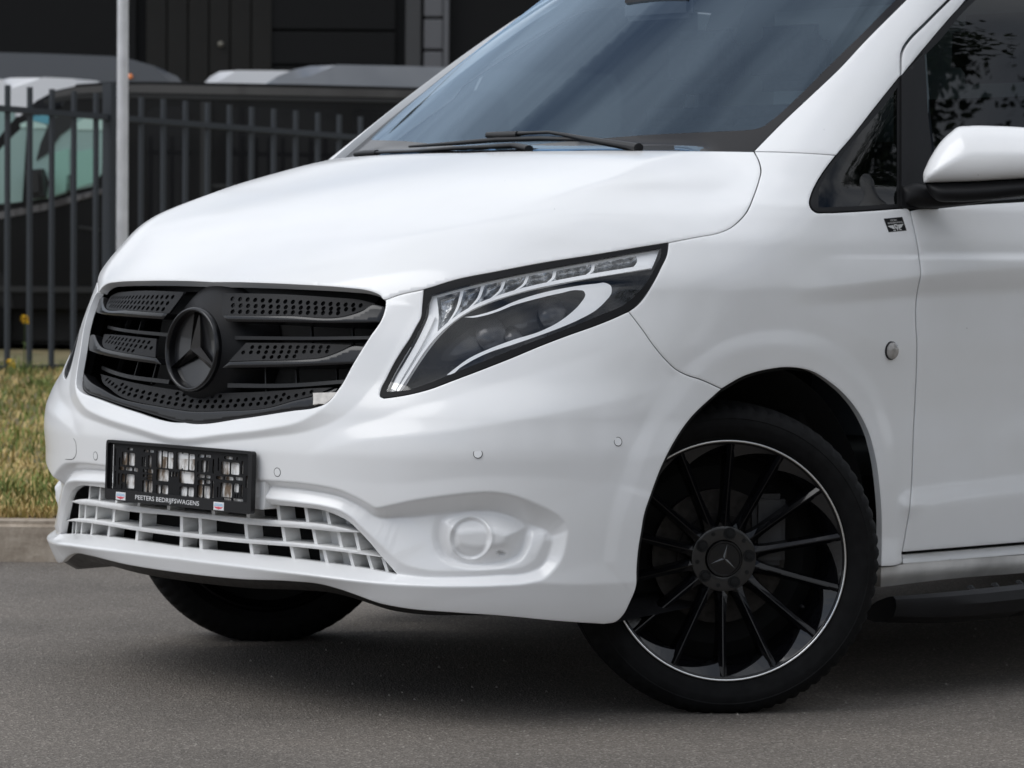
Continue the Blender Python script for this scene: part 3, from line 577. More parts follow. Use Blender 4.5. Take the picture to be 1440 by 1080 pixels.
# badge: hub, ring, three-pointed star
AX = Vector((math.cos(.07), 0, math.sin(.07))); UP = Vector((-math.sin(.07), 0, math.cos(.07))); LT = Vector((0, 1, 0)); BC = Vector((.836, 0, .788))
def lathe(prof, n=64, c=BC, ax=AX, up=UP, lt=LT):
    V = []; Fc = []
    for i in range(n):
        a = 2*math.pi*i/n; dr = up*math.cos(a)+lt*math.sin(a)
        for r, h in prof: V.append(tuple(c+dr*r+ax*h))
    k = len(prof)
    for i in range(n):
        j = (i+1) % n
        for q in range(k-1): Fc.append((i*k+q, i*k+q+1, j*k+q+1, j*k+q))
    return V, Fc
V, Fc = lathe([(.090, -.004), (.098, -.012), (.108, -.022), (.130, -.040), (.155, -.070), (.165, -.12)])
mesh_obj('badge_hub', V, Fc, BLACKM, GR)
V, Fc = lathe([(.0945, -.012), (.0955, -.002), (.0935, .005), (.0895, .008), (.0855, .005), (.084, -.002), (.083, -.014)])
star = mesh_obj('star_badge', V, Fc, BLACKG, GR)
V, Fc = lathe([(.0835, -.014), (.06, -.017), (.03, -.020), (.0001, -.021)]); mesh_obj('badge_dish', V, Fc, mat('badge_dish_black', (.007, .007, .008), rough=.3, coat=.5), GR)
V = []; Fc = []
for k in range(3):
    a = 2*math.pi*k/3
    dr = UP*math.cos(a)+LT*math.sin(a); sd_ = UP*math.cos(a+math.pi/2)+LT*math.sin(a+math.pi/2)
    rt = UP*math.cos(a+math.pi/3)+LT*math.sin(a+math.pi/3); lf = UP*math.cos(a-math.pi/3)+LT*math.sin(a-math.pi/3)
    i0 = len(V)
    V += [BC+AX*.006, BC+dr*.0865+AX*.0, BC+rt*.0145-AX*.012, BC+lf*.0145-AX*.012, BC+dr*.0865+sd_*.003-AX*.012, BC+dr*.0865-sd_*.003-AX*.012]
    Fc += [(i0, i0+1, i0+4, i0+2), (i0, i0+3, i0+5, i0+1)]
mesh_obj('badge_star', V, Fc, mat('badge_black_chrome', (.055, .052, .050), rough=.22, metal=.9), GR, smooth=False)
# ------------------------------------------------------------------ lower air intake
LG = skin('lower_grille', path([(190, 690), (300, 696), (423, 705), (480, 716), (520, 750), (565, 812)], [(565, 812), (480, 802), (350, 786), (190, 764)], [(190, 764), (190, 690)], step=8.), VOID, VAN, step=16, depth=-.17, flange=.0, mirror='weld')
b1 = path([(190, 715), (290, 723.5), (340, 728), (407, 733), (457, 737.5), (508, 748.5)], [(508, 748.5), (490, 748.5), (423, 742.8), (340, 736.5), (290, 730), (190, 720.5)], [(190, 720.5), (190, 715)], step=4.)
b2 = path([(190, 740), (290, 752.5), (340, 757.5), (423, 764), (490, 772.5), (541, 784)], [(541, 784), (500, 778.5), (423, 769.8), (340, 763.3), (290, 758.5), (190, 746)], [(190, 746), (190, 740)], step=4.)
for b in (b1, b2): skin('fin', b, WHITEP, LG, step=3, depth=lambda p, b=b: -.034+.004*ss(dist_poly(p, b), 0, 2.5), flange=.075, thick_dir='back', mirror='weld')
def yof(poly_pts, x): a = np.array(poly_pts, float); return np.interp(x, a[:, 0], a[:, 1])
B1B = [(190, 720.5), (290, 730), (340, 736.5), (423, 742.8), (490, 748.5), (520, 752)]; B2T = [(190, 740), (290, 752.5), (340, 757.5), (423, 764), (490, 772.5), (535, 781)]
B2B = [(190, 746), (290, 758.5), (340, 763.3), (423, 769.8), (500, 778.5), (560, 790)]; B1T = [(190, 715), (290, 723.5), (340, 728), (407, 733), (457, 737.5), (508, 748.5)]
def vane(x, ya, yb_, xs, w=4.4):
    skin('vane', [(x, ya), (x+w, ya), (x+w+xs, yb_), (x+xs, yb_)], WHITEP, LG, step=6, depth=-.05, flange=.042, thick_dir='back')
for x in (279, 343, 395, 438, 473, 497): vane(x, yof(B1B, x)-1, yof(B2T, x)+1, 5.5*(x-252)/220)
for x in (280, 350, 407, 453, 489, 515, 536): vane(x, yof(B2B, x)-1, yof(MOUTH_B, x)+3, 5.5*(x-252)/220)
for x in (297, 345, 388, 427, 457): vane(x, yof(MOUTH_T[::-1], x)-4, yof(B1T, x)+1, 5.0*(x-252)/220)
skin('closing_plate', path([(440, 712), (480, 722), (520, 760), (553, 803)], [(553, 803), (505, 800), (452, 795)], [(452, 795), (440, 712)], step=5.), WHITEP, LG, step=8, depth=-.10, flange=0)
# black tray under the lip
ub = np.vstack([sm(BOT, 8.)]); T, q, ok = hit(ub); A = CAM_O+q*(T-relief(ub)+.008)[:, None]
A = A[np.argsort(-A[:, 1])]; A = A[A[:, 1] > 0]; A = np.vstack([A, [[A[-1, 0], 0, A[-1, 2]]]]); A = np.vstack([A, (A*[1, -1, 1])[::-1][1:]])
dip = (.022*np.clip(1-(np.abs(A[:, 1])/.80)**4, 0, 1))[:, None]
rows_ = [A+[-.004, 0, .004], A*[1, .99, 1]+np.hstack([-.035+0*dip, 0*dip, -dip]), A*[1, .97, 1]+np.hstack([-.10+0*dip, 0*dip, -dip*.9]), A*[.4, .9, 1]+np.hstack([-.2+0*dip, 0*dip, .01-dip])]
n = len(A); mesh_obj('undertray', np.vstack(rows_), [(r*n+i, r*n+i+1, (r+1)*n+i+1, (r+1)*n+i) for r in range(3) for i in range(n-1)], BLACKS, VAN)
# ------------------------------------------------------------------ parking sensors, tow cap, repeater, badge sticker
GAPM = mat('panel_gap', (.03, .03, .03), rough=.8)
def on_body(px, rel=True, off=0.):
    uv = np.array([px], float); T, q, ok = hit(uv); P0 = CAM_O+q*T[:, None]; d = relief(uv) if rel else np.zeros(1)
    n = grad(P0)[0]; return Vector((CAM_O+q[0]*(T[0]-d[0]-off))), Vector(n)
def disc_on(name, px, prof, m, parent, n=28, mirror=True):
    c, nn = on_body(px); up = Vector((0, 0, 1)); up = (up-nn*up.dot(nn)).normalized(); lt = nn.cross(up)
    V, Fc = lathe(prof, n, c, nn, up, lt); o = mesh_obj(name, V, Fc, m, parent, sharp=30)
    if mirror: o2 = mesh_obj(name, [(v[0], -v[1], v[2]) for v in V], [f[::-1] for f in Fc], m, parent, sharp=30)
    return o
for px in ((390, 664), (672, 638), (869, 621)):
    disc_on('sensor_gap', px, [(.0100, -.002), (.0100, .0005), (.0088, .0005), (.0088, -.002)], GAPM, bumper)
    disc_on('parking_sensor', px, [(.0089, -.0002), (.0086, .0006), (.0001, .0006)], PAINT, bumper)
disc_on('side_repeater', (1253, 493), [(.0215, -.002), (.021, .003), (.0195, .004)], BLACKS, VAN)
disc_on('side_repeater_lens', (1253, 493), [(.0195, .002), (.019, .007), (.015, .0105), (.008, .012), (.0001, .0125)], mat('smoked_lens', (.36, .34, .32), rough=.18, coat=1, var=.25, vscale=60), VAN)
# tow eye cap outline on the far side of the bumper
tow = sm([(77, 612), (88, 609.5), (99, 613), (105, 619), (107, 630), (106, 641), (103, 645), (92, 646)], 1.5)
T, q, ok = hit(tow); Pt = CAM_O+q*(T-.0015)[:, None]; nb = grad(CAM_O+q*T[:, None])
V = []; Fc = []
for i in range(len(tow)):
    tdir = Pt[min(i+1, len(tow)-1)]-Pt[max(i-1, 0)]; sd2 = np.cross(tdir, nb[i]); sd2 /= np.linalg.norm(sd2); V += [Pt[i]-sd2*.0007, Pt[i]+sd2*.0007]
    if i: Fc.append((2*i-2, 2*i-1, 2*i+1, 2*i))
mesh_obj('tow_cap_gap', V, Fc, GAPM, bumper)
def flat_on(name, px_poly, m, parent, off, rel=True):
    """thin film (sticker, print) lying on the body"""
    return skin(name, px_poly, m, parent, step=6, depth=lambda p: off, rel=rel, flange=.0004, thick_dir='ray', mirror=None)
def quad(u, v, C):  # bilinear in a traced quad TL TR BR BL
    C = np.array(C, float); return (C[0]*(1-u)+C[1]*u)*(1-v)+(C[3]*(1-u)+C[2]*u)*v
BLKST = mat('sticker_black', (.010, .010, .011), rough=.3); PRN = mat('sticker_print_silver', (.55, .55, .54), rough=.4)
SQ = [(1242.8, 307.5), (1268.8, 305), (1275, 324.2), (1249.8, 326.5)]
stk = flat_on('dealer_sticker', [tuple(c) for c in SQ], BLKST, VAN, .0008)
def text_mesh(body, size=1., width=1.):
    c = bpy.data.curves.new('lettering', 'FONT'); c.body = body; c.size = size; c.align_x = 'CENTER'; c.align_y = 'CENTER'; c.resolution_u = 3; c.offset = .006
    o = bpy.data.objects.new('lettering', c); COL.objects.link(o); dg = bpy.context.evaluated_depsgraph_get(); dg.update()
    me = bpy.data.meshes.new_from_object(o.evaluated_get(dg)); bpy.data.objects.remove(o); bpy.data.curves.remove(c)
    v = np.array([w.co[:] for w in me.vertices]); f = [tuple(p.vertices) for p in me.polygons]; v[:, 0] *= width; return v, f
def text_on_px(name, body, C, u0, u1, v0, v1, m, parent, off):
    v, f = text_mesh(body); lo, hi = v[:, :2].min(0), v[:, :2].max(0); t = (v[:, :2]-lo)/(hi-lo)
    uv = np.array([quad(u0+(u1-u0)*a, v1+(v0-v1)*b, C) for a, b in t]); T, q, ok = hit(uv)
    return mesh_obj(name, CAM_O+q*(T-relief(uv)-off)[:, None], f, m, parent, smooth=False)
text_on_px('lettering', 'PEETERS', SQ, .32, .66, .12, .24, PRN, stk, .0014)
text_on_px('lettering', 'BEDRIJFSWAGENS', SQ, .13, .92, .30, .45, PRN, stk, .0014)
for poly in ([(.06, .55), (.38, .52), (.40, .86), (.30, .80), (.24, .72), (.14, .66)], [(.62, .52), (.95, .50), (.86, .62), (.80, .72), (.70, .80), (.60, .86)], [(.40, .52), (.46, .47), (.56, .47), (.61, .53), (.58, .74), (.55, .94), (.50, .94), (.50, .80), (.42, .76)], [(.28, .90), (.42, .87), (.42, .95), (.28, .95)], [(.62, .87), (.74, .86), (.74, .93), (.62, .94)]):
    flat_on('wing_emblem', [tuple(quad(u, v, SQ)) for u, v in poly], PRN, stk, .0014)
flat_on('wing_emblem', [tuple(quad(u, v, SQ)) for u, v in [(.46, .58), (.50, .55), (.55, .58), (.54, .68), (.49, .72)]], BLKST, stk, .0018)
# ------------------------------------------------------------------ number plate holder
PX, PZ, PW, PH = .882, .508, .531, .136; PT = .03
def pl(u, v, d=0.):  # u 0..1 left to right in the picture (van's right to left), v 0..1 top to bottom
    return (PX+d-PT*(.5-v)*PH, (u-.5)*PW+.012, PZ+(.5-v)*PH)
def plate_solid(name, loops, d0, d1, m, parent, smooth=False, step=None):
    sc_ = np.array([PW, PH])*1000
    v2, f = cdt([np.array(l)*sc_ for l in loops], step or 400.)
    f = f[:, ::-1] if False else f
    n = len(v2); V = [pl(x/sc_[0], y/sc_[1], d1) for x, y in v2]+[pl(x/sc_[0], y/sc_[1], d0) for x, y in v2]
    Fc = [tuple(t) for t in f]+[tuple(t[::-1]+n) for t in f]+[(b, a, a+n, b+n) for a, b in boundary(f)]
    return mesh_obj(name, V, Fc, m, parent, smooth)
def rrect(u0, v0, u1, v1, r=.012, n=3):
    ru, rv = r, r*PW/PH; o = []
    for cx, cy, a0 in ((u1-ru, v0+rv, -90), (u1-ru, v1-rv, 0), (u0+ru, v1-rv, 90), (u0+ru, v0+rv, 180)):
        for k in range(n+1):
            a = math.radians(a0+90*k/n); o.append((cx+ru*math.cos(a), cy+rv*math.sin(a)))
    return o
HOLES = [(240,272,282,365),(298,280,350,372),(552,260,588,390),(600,265,640,395),(650,275,692,400),(728,275,770,405),(778,280,825,412),(835,290,880,415),(555,415,655,500),(755,435,880,522),(1115,352,1180,448),(1195,360,1262,452),(1115,530,1205,640),(1225,535,1262,600),(280,450,352,555),(240,445,265,505),(432,500,468,610),(482,505,515,612),(555,540,588,625),(605,545,655,630),(762,558,822,650),(835,565,880,655),(915,545,955,660),(972,555,1020,668),(215,385,255,410),(272,392,328,415),(345,398,382,425),(470,410,518,438),(432,408,455,430),(470,452,510,468),(470,476,510,491),(432,450,455,470),(915,455,970,478),(985,462,1020,485),(920,500,965,532),(985,502,1020,528),(1075,470,1122,492),(1145,475,1215,500),(1235,480,1292,502),(435,250,470,268),(485,252,520,272),(915,290,960,310),(975,292,1018,312),(1140,305,1205,325),(1285,345,1298,448),(1285,545,1298,640),(1323,470,1338,565),(148,205,160,560),(475,300,500,390),(440,310,450,385),(418,310,427,380),(945,340,975,430),(992,345,1001,430),(1085,320,1094,420),(1085,560,1094,640),(1040,330,1051,440),(1040,510,1051,650),(285,575,335,593),(1140,655,1200,675),(1220,660,1300,680),(208,440,220,525),(212,315,222,375),(675,430,686,470),(700,430,711,470),(726,435,737,470),(290,235,330,252),(175,240,182,370),(178,420,186,540),(215,575,270,590),(240,520,248,560),(1235,620,1242,660),(1258,620,1266,655),(910,345,918,430),(1240,310,1250,335)]
hl_ = []
for x0, y0, x1, y1 in HOLES:
    gx_, gy_ = min(4, (x1-x0)*.12), min(5, (y1-y0)*.08); x0 -= gx_; x1 += gx_; y0 -= gy_; y1 += gy_
    xm = (x0+x1)/2; u0, u1 = (x0-115)/1280, (x1-115)/1280; um = (xm-115)/1280; tp = 165+95*um; hh = 475+55*um
    v0, v1 = (y0-tp)/hh, (y1-tp)/hh
    v1 = min(v1, .955*.86); u0 = max(u0, .018); u1 = min(u1, .965); v0 = max(v0, .07)
    if v1-v0 > .01 and u1-u0 > .003: hl_.append(rrect(u0, v0, u1, v1, min(.006, (u1-u0)*.35, (v1-v0)*.35*PH/PW), 2)[::-1])
NP = plate_solid('number_plate_holder', [rrect(.008, .02, .992, .98, .01)]+hl_, -.005, -.002, BLACKM, VAN)
plate_solid('rim', [rrect(0, 0, 1, 1, .014), rrect(.012, .045, .975, .82, .01)[::-1]], -.006, .006, BLACKS, NP)
DIRT = mat('dirty_backing', (.72, .71, .69), rough=.55)
t = DIRT.node_tree; bsdf = t.nodes['Principled BSDF']; co = t.nodes.new('ShaderNodeTexCoord'); mpn = t.nodes.new('ShaderNodeMapping'); mpn.inputs['Scale'].default_value = (1, 26, 9)
nz = t.nodes.new('ShaderNodeTexNoise'); nz.inputs['Scale'].default_value = 1.6; nz.inputs['Detail'].default_value = 8; nz.inputs['Roughness'].default_value = .65
cr = t.nodes.new('ShaderNodeValToRGB'); cr.color_ramp.elements[0].position = .40; cr.color_ramp.elements[0].color = (.16, .11, .07, 1); cr.color_ramp.elements[1].position = .56; cr.color_ramp.elements[1].color = (.86, .85, .83, 1)
t.links.new(co.outputs['Object'], mpn.inputs['Vector']); t.links.new(mpn.outputs['Vector'], nz.inputs['Vector']); t.links.new(nz.outputs['Fac'], cr.inputs['Fac']); t.links.new(cr.outputs['Color'], bsdf.inputs['Base Color'])
plate_solid('backing_plate', [rrect(.02, .04, .955, .89, .004)], -.022, -.009, DIRT, NP)
plate_solid('mounting_block', [rrect(-.004, -.03, 1.024, .93, .012)], -.06, -.0225, PAINT, NP)
v, f = text_mesh('PEETERS BEDRIJFSWAGENS'); lo, hi = v[:, :2].min(0), v[:, :2].max(0); tt = (v[:, :2]-lo)/(hi-lo)
mesh_obj('lettering', [pl(.219+(.660-.219)*a, .972-.098*b, .0066) for a, b in tt], f, mat('print_white', (.75, .75, .75), rough=.5), NP, smooth=False)
for u0 in (.082, .757):
    st = plate_solid('label_sticker', [[(u0, .855), (u0+.068, .855), (u0+.068, .985), (u0, .985)]], .0055, .0068, mat('sticker_white', (.78, .78, .79), rough=.4), NP)
    cb, crd = mat('sticker_blue', (.35, .55, .72), rough=.4), mat('sticker_red', (.72, .10, .14), rough=.4)
    plate_solid('print', [[(u0+.008, .880), (u0+.060, .880), (u0+.060, .893), (u0+.008, .893)]], .0068, .0072, cb, st)
    plate_solid('print', [[(u0+.004, .902), (u0+.064, .902), (u0+.064, .918), (u0+.004, .918)]], .0068, .0072, cb, st)
    plate_solid('print', [[(u0+.004, .930), (u0+.026, .934), (u0+.030, .928), (u0+.038, .928), (u0+.042, .934), (u0+.064, .930), (u0+.056, .948), (u0+.046, .962), (u0+.036, .966), (u0+.034, .978), (u0+.030, .966), (u0+.020, .960), (u0+.010, .948)]], .0068, .0072, crd, st)
# ------------------------------------------------------------------ wheels
R_T = .347
def lathe_y(prof, n=96, rfun=None):
    V = []; Fc = []; k = len(prof)
    for i in range(n):
        a = 2*math.pi*i/n
        for j, (r, h) in enumerate(prof):
            rr_ = r+(rfun(i, j) if rfun else 0); V.append((rr_*math.cos(a), h, rr_*math.sin(a)))
    for i in range(n):
        b = (i+1) % n
        for q in range(k-1): Fc.append((i*k+q, b*k+q, b*k+q+1, i*k+q+1))
    return V, Fc
def flatten(V, hub): return [(x, y, max(z, -hub)) for x, y, z in V]
HUBZ = .338
WPROTO = {}
def wheel_parts():
    W = WPROTO
    V, Fc = lathe_y([(.250, -.115), (.262, -.112), (.258, -.10), (.235, -.08), (.228, .0), (.236, .06), (.252, .088), (.2575, .098), (.2622, .1003)]); W['wheel'] = (V, Fc, RIMBLK, True, None)
    V, Fc = lathe_y([(.2620, .1005), (.2630, .1015), (.2655, .1020), (.2668, .099), (.2668, .090)]); W['rim_edge'] = (V, Fc, SILVER, True, None)
    prof = [(.262, -.112), (.280, -.124), (.305, -.126), (.325, -.118), (.338, -.106), (.344, -.09), (.347, -.06), (.347, -.055), (.341, -.053), (.341, -.047), (.347, -.045), (.3475, -.012), (.341, -.010), (.341, -.004), (.3475, -.002), (.3475, .03), (.341, .032), (.341, .038), (.347, .04), (.3455, .072), (.341, .090), (.335, .102), (.326, .111), (.315, .1165), (.3125, .1155), (.300, .1175), (.297, .1165), (.285, .1135), (.275, .108), (.268, .100), (.2655, .092)]
    def rf(i, j):
        if 15 < j < 22 and i % 3 == 0 and j > 18: return -.0045
        if 3 <= j <= 5 and i % 3 == 1: return -.0045
        return 0
    V, Fc = lathe_y(prof, 216, rf); V = flatten(V, HUBZ); W['tyre'] = (V, Fc, RUBBER, True, 28)
    # spoke: a blade with a sharp front ridge, widening to a web at the rim on one side
    S = []; ring = []
    for r, w, h, bk, wb in ((.056, .019, .0535, .020, 0), (.070, .0155, .0545, .022, 0), (.082, .0115, .057, .024, 0), (.10, .0095, .061, .026, 0), (.13, .0085, .067, .030, 0), (.17, .008, .077, .038, .000), (.205, .008, .086, .048, .001), (.235, .0085, .094, .057, .003), (.2565, .009, .0985, .064, .006)):
        ring.append([(r, h, 0.0012), (r, h, -.0012), (r, h-.006, -w), (r, h-bk, -w*1.2-.002), (r, h-bk, w*1.2+.002+wb*.9), (r, h-.010, w+wb)])
    V = [(p[0], p[1], p[2]) for rg in ring for p in rg]; Fc = []
    for i in range(len(ring)-1):
        for j in range(6):
            k = (j+1) % 6; Fc.append((i*6+j, i*6+k, i*6+6+k, i*6+6+j))
    Fc += [tuple(range(5, -1, -1)), tuple(range((len(ring)-1)*6, len(ring)*6))]
    W['spoke'] = (V, Fc, RIMBLK, False, None)
    V, Fc = lathe_y([(.0735, .020), (.0735, .050), (.072, .0545), (.067, .0558), (.042, .053), (.0405, .048), (.0405, .02)], 56); W['hub_plate'] = (V, Fc, mat('hub_black', (.007, .007, .008), rough=.32, coat=.5), True, 30)
    V = []; Fc = []; nn_ = 9
    for i in range(nn_):
        u = i/(nn_-1); a = 2*math.pi/14*(.06+.90*u); r0 = .2575; r1 = .2575-.030*(1-u)**1.2-.001
        V += [(r0*math.cos(a), .0975, r0*math.sin(a)), (r1*math.cos(a), .083+.012*u, r1*math.sin(a)), ((r1-.001)*math.cos(a), .03, (r1-.001)*math.sin(a))]
        if i: k = 3*i; Fc += [(k-3, k, k+1, k-2), (k-2, k+1, k+2, k-1)]
    W['rim_facet'] = (V, Fc, mat('rim_facet_black', (.010, .010, .011), rough=.32, coat=.35), False, None)
    V, Fc = lathe_y([(.0400, .02), (.0400, .058), (.0385, .0605), (.036, .0605), (.0345, .0585), (.02, .0595), (.0001, .060)], 48); W['hub_cap'] = (V, Fc, BLACKG, True, 30)
    V, Fc = lathe_y([(.0138, .0562), (.0130, .0560), (.0085, .0558), (.0080, .0578), (.006, .0585), (.0001, .0585)], 18); W['wheel_bolt'] = (V, Fc, VOID, True, 30)
    V, Fc = lathe_y([(.0048, .0566), (.0046, .0569), (.0001, .0569)], 12); W['bolt_hole'] = (V, Fc, VOID, True, 30)
    V, Fc = lathe_y([(.075, .0), (.095, .0), (.095, -.012), (.150, -.012), (.150, -.038), (.09, -.038)], 72); W['brake_disc'] = (V, Fc, STEEL, True, 30)
    V, Fc = lathe_y([(.0001, -.055), (.10, -.055), (.20, -.05), (.236, -.075)], 48); W['dust_shield'] = (V, Fc, VOID, True, 30)
wheel_parts(); WM = {}
def inst(nm, parent, M=None):
    V, Fc, m, s, sh = WPROTO[nm]
    if nm not in WM:
        o = mesh_obj(nm, V, Fc, m, None, s, sh); WM[nm] = o.data
    else:
        o = bpy.data.objects.new(nm, WM[nm]); COL.objects.link(o)
    o.parent = parent
    if M is not None: o.matrix_local = M
    return o
def Ry(a): return Matrix.Rotation(-a, 4, 'Y')      # turns +x towards +z in the wheel plane
ROT0 = math.radians(88.5)
def make_wheel(x, y, steer, full=True):
    side = 1 if y > 0 else -1
    o = inst('wheel', VAN); o.location = (x, y, HUBZ); o.rotation_euler = (0, 0, -steer+(0 if side > 0 else math.pi))
    for nm in ('tyre', 'rim_edge', 'hub_plate', 'hub_cap', 'brake_disc', 'dust_shield'): inst(nm, o)
    # local +x points right in the picture for the steered near wheel's mirror image: angles are measured in local x-z
    for k in range(14): inst('spoke', o, Ry(math.pi-(ROT0+k*2*math.pi/14))); inst('rim_facet', o, Ry(math.pi-(ROT0+(k+1)*2*math.pi/14)))
    for a in (6, 78, 150, 222, 294):
        inst('wheel_bolt', o, Matrix.Translation((-math.cos(math.radians(a))*.057, 0, math.sin(math.radians(a))*.057)))
        b = a+36; inst('bolt_hole', o, Matrix.Translation((-math.cos(math.radians(b))*.060, 0, math.sin(math.radians(b))*.060)))
    V = []; Fc = []
    for a in (79, 199, 319):
        i0 = len(V); ca, sa = -math.cos(math.radians(a)), math.sin(math.radians(a)); cb, sb = -sa, ca
        V += [(0, .0615, 0), (ca*.033, .0605, sa*.033), (ca*.006+cb*.004, .0596, sa*.006+sb*.004), (ca*.006-cb*.004, .0596, sa*.006-sb*.004), (ca*.033, .0592, sa*.033)]
        Fc += [(i0, i0+1, i0+2), (i0, i0+3, i0+1)]
    mesh_obj('cap_star', V, Fc, mat('cap_star_grey', (.10, .10, .10), rough=.25, metal=1), o, smooth=False)
    V = []
    bx = [(-.16, -.05, -.05), (-.07, .01, .11)]
    bm = bmesh.new(); bmesh.ops.create_cube(bm, size=1, matrix=Matrix.Translation((-.11 if side > 0 else .11, -.025, .06)) @ Matrix.Diagonal((.075, .075, .16, 1))); bmesh.ops.bevel(bm, geom=bm.edges[:], offset=.012, segments=2, affect='EDGES')
    bm_obj('brake_caliper', bm, mat('caliper_grey', (.05, .05, .052), rough=.5, metal=.5, var=.3), o, smooth=True)
    V, Fc = lathe_y([(.0001, .112), (.0035, .111), (.004, .1), (.004, .085)], 10); vst = mesh_obj('valve', V, Fc, SEAL, o); vst.location = (-.205*math.cos(math.radians(-31)), -.035, .205*math.sin(math.radians(-31)))
    if side > 0:
        v, f = text_mesh('1192 3R12 ', 1.); 
    return o
STEER = .64
make_wheel(0, .833, STEER); make_wheel(-.05, -.833, STEER); make_wheel(-3.2, .833, 0); make_wheel(-3.2, -.833, 0)
# wheel houses
for sgn in (1, -1):
    V = []; Fc = []; A_ = np.radians(np.linspace(-8, 195, 28))
    for yy_ in (.90, .86, .50):
        rad = .43
        for a in A_: V.append((min(rad*math.cos(a), .41), sgn*(yy_-.10*max(0, math.cos(a))), .345+rad*math.sin(a)))
    n = len(A_)
    for r in range(2):
        for i in range(n-1): Fc.append((r*n+i, r*n+i+1, (r+1)*n+i+1, (r+1)*n+i))
    c0 = len(V); V.append((0, sgn*.5, .345)); Fc += [(2*n+i, 2*n+i+1, c0) for i in range(n-1)]
    mesh_obj('wheel_arch_liner', V, Fc, mat('arch_liner', (.012, .012, .012), rough=.85, bump=.3, bscale=120), VAN)
# underbody and the rest of the shell
def boxm(x0, x1, y0, y1, z0, z1, bev=0., seg=2):
    bm = bmesh.new(); bmesh.ops.create_cube(bm, size=1, matrix=Matrix.Translation(((x0+x1)/2, (y0+y1)/2, (z0+z1)/2)) @ Matrix.Diagonal((x1-x0, y1-y0, z1-z0, 1)))
    if bev: bmesh.ops.bevel(bm, geom=bm.edges[:], offset=bev, segments=seg, affect='EDGES')
    return bm
bm_obj('underbody', boxm(-4.1, .40, -.50, .50, .27, .42, .02), VOID, VAN)
bm_obj('underbody', boxm(-4.1, -.50, -.88, .88, .30, .42, .02), VOID, VAN)
bm_obj('axle', boxm(-.06, .06, -.72, .72, .25, .35, .02), VOID, VAN)
bm_obj('firewall', boxm(-.34, -.30, -.80, .80, .42, 1.16), VOID, VAN)
V = []; Fc = []; zs_ = [.40, .60, .80, 1.0, 1.12, 1.24, 1.50, 1.65, 1.74, 1.80, 1.84, 1.865, 1.878]
prof = [(z, ysec(-1.66, z)) for z in zs_]+[(1.8795, .25), (1.8796, 0)]
pr = [(y, z) for z, y in prof]+[(-y, z) for z, y in prof[::-1][1:]]
for x, g in ((-1.56, .014), (-1.735, .014), (-1.737, .001), (-3.9, .001), (-4.05, .03), (-4.12, .09)):
    for y, z in pr: V.append((x, y*(1-g), .4+(z-.4)*(1-g*.5)))
n = len(pr)
for r in range(5):
    for i in range(n-1): Fc.append((r*n+i, r*n+i+1, (r+1)*n+i+1, (r+1)*n+i))
Fc.append(tuple(5*n+i for i in range(n)))
mesh_obj('rear_shell', V, Fc, PAINT, VAN, sharp=40)
V = []; Fc = []; th = np.radians(np.linspace(-90, 90, 61)); zl = [1.759, 1.775, 1.80, 1.825, 1.847, 1.864, 1.875, 1.8795]
for z in zl:
    for a in th: 
        r = bis(lambda r: float(F(np.array([-1.74+r*math.cos(a), r*math.sin(a), z]))), .02, 1.8); V.append((-1.74+r*math.cos(a), r*math.sin(a), z))
n2 = len(th)
for i in range(len(zl)-1):
    for k in range(n2-1): Fc.append((i*n2+k, i*n2+k+1, (i+1)*n2+k+1, (i+1)*n2+k))
c0 = len(V); V.append((-1.74, 0, 1.8796)); Fc += [((len(zl)-1)*n2+k, (len(zl)-1)*n2+k+1, c0) for k in range(n2-1)]
V += [(v[0]*.985-.02, v[1]*.985, v[2]-.02) for v in V[:n2]]; Fc += [(k+1, k, c0+1+k, c0+2+k) for k in range(n2-1)]
mesh_obj('roof', V, Fc, PAINT, VAN, sharp=50)
# ------------------------------------------------------------------ cabin
INT = mat('cabin_plastic', (.03, .03, .033), rough=.7, var=.2); FAB = mat('seat_cloth', (.035, .037, .042), rough=.9, var=.3, vscale=80)
V = []; Fc = []; prf = [(-.02, 1.05), (-.05, 1.19), (-.25, 1.205), (-.55, 1.19), (-.68, 1.13), (-.70, .9)]
for y in (-.76, -.4, .4, .76):
    for x, z in prf: V.append((x-.15*y*y, y, z-(.02 if abs(y) > .7 else 0)))
for r in range(3):
    for i in range(5): Fc.append((r*6+i, r*6+i+1, (r+1)*6+i+1, (r+1)*6+i))
mesh_obj('dashboard', V, Fc, INT, VAN)
bm_obj('partition', boxm(-1.72, -1.69, -.86, .86, .5, 1.85), mat('partition_grey', (.30, .31, .32), rough=.7), VAN)
bm_obj('partition_window', boxm(-1.688, -1.680, -.55, .55, 1.32, 1.70, .003), mat('partition_daylight', (.55, .62, .65), rough=.15), VAN)  # daylight seen through to the rear is put into the pane colour
for y in (.42, -.30, -.62):
    s = bm_obj('seat', boxm(-1.52, -1.36, y-.24, y+.24, .85, 1.42, .06, 3), FAB, VAN, True); s.rotation_euler = (0, 0, 0)
    bm_obj('headrest', boxm(-1.53, -1.42, y-.14, y+.14, 1.46, 1.64, .045, 3), FAB, s, True)
    bm_obj('cushion', boxm(-1.45, -.9, y-.24, y+.24, .72, .88, .05, 3), FAB, s, True)
for sgn in (1, -1): bm_obj('pillar_trim', boxm(-1.62, -1.54, sgn*.72-.03, sgn*.72+.03, 1.0, 1.62, .02), mat('trim_grey', (.16, .17, .18), rough=.7), VAN)
V, Fc = lathe([(.185+.014*math.cos(a), .014*math.sin(a)) for a in np.linspace(0, 2*math.pi, 13)], 40, Vector((-.78, .42, 1.12)), Vector((-.85, 0, .5)).normalized(), Vector((.5, 0, .85)).normalized(), LT)
sw = mesh_obj('steering_wheel', V, Fc, INT, VAN)
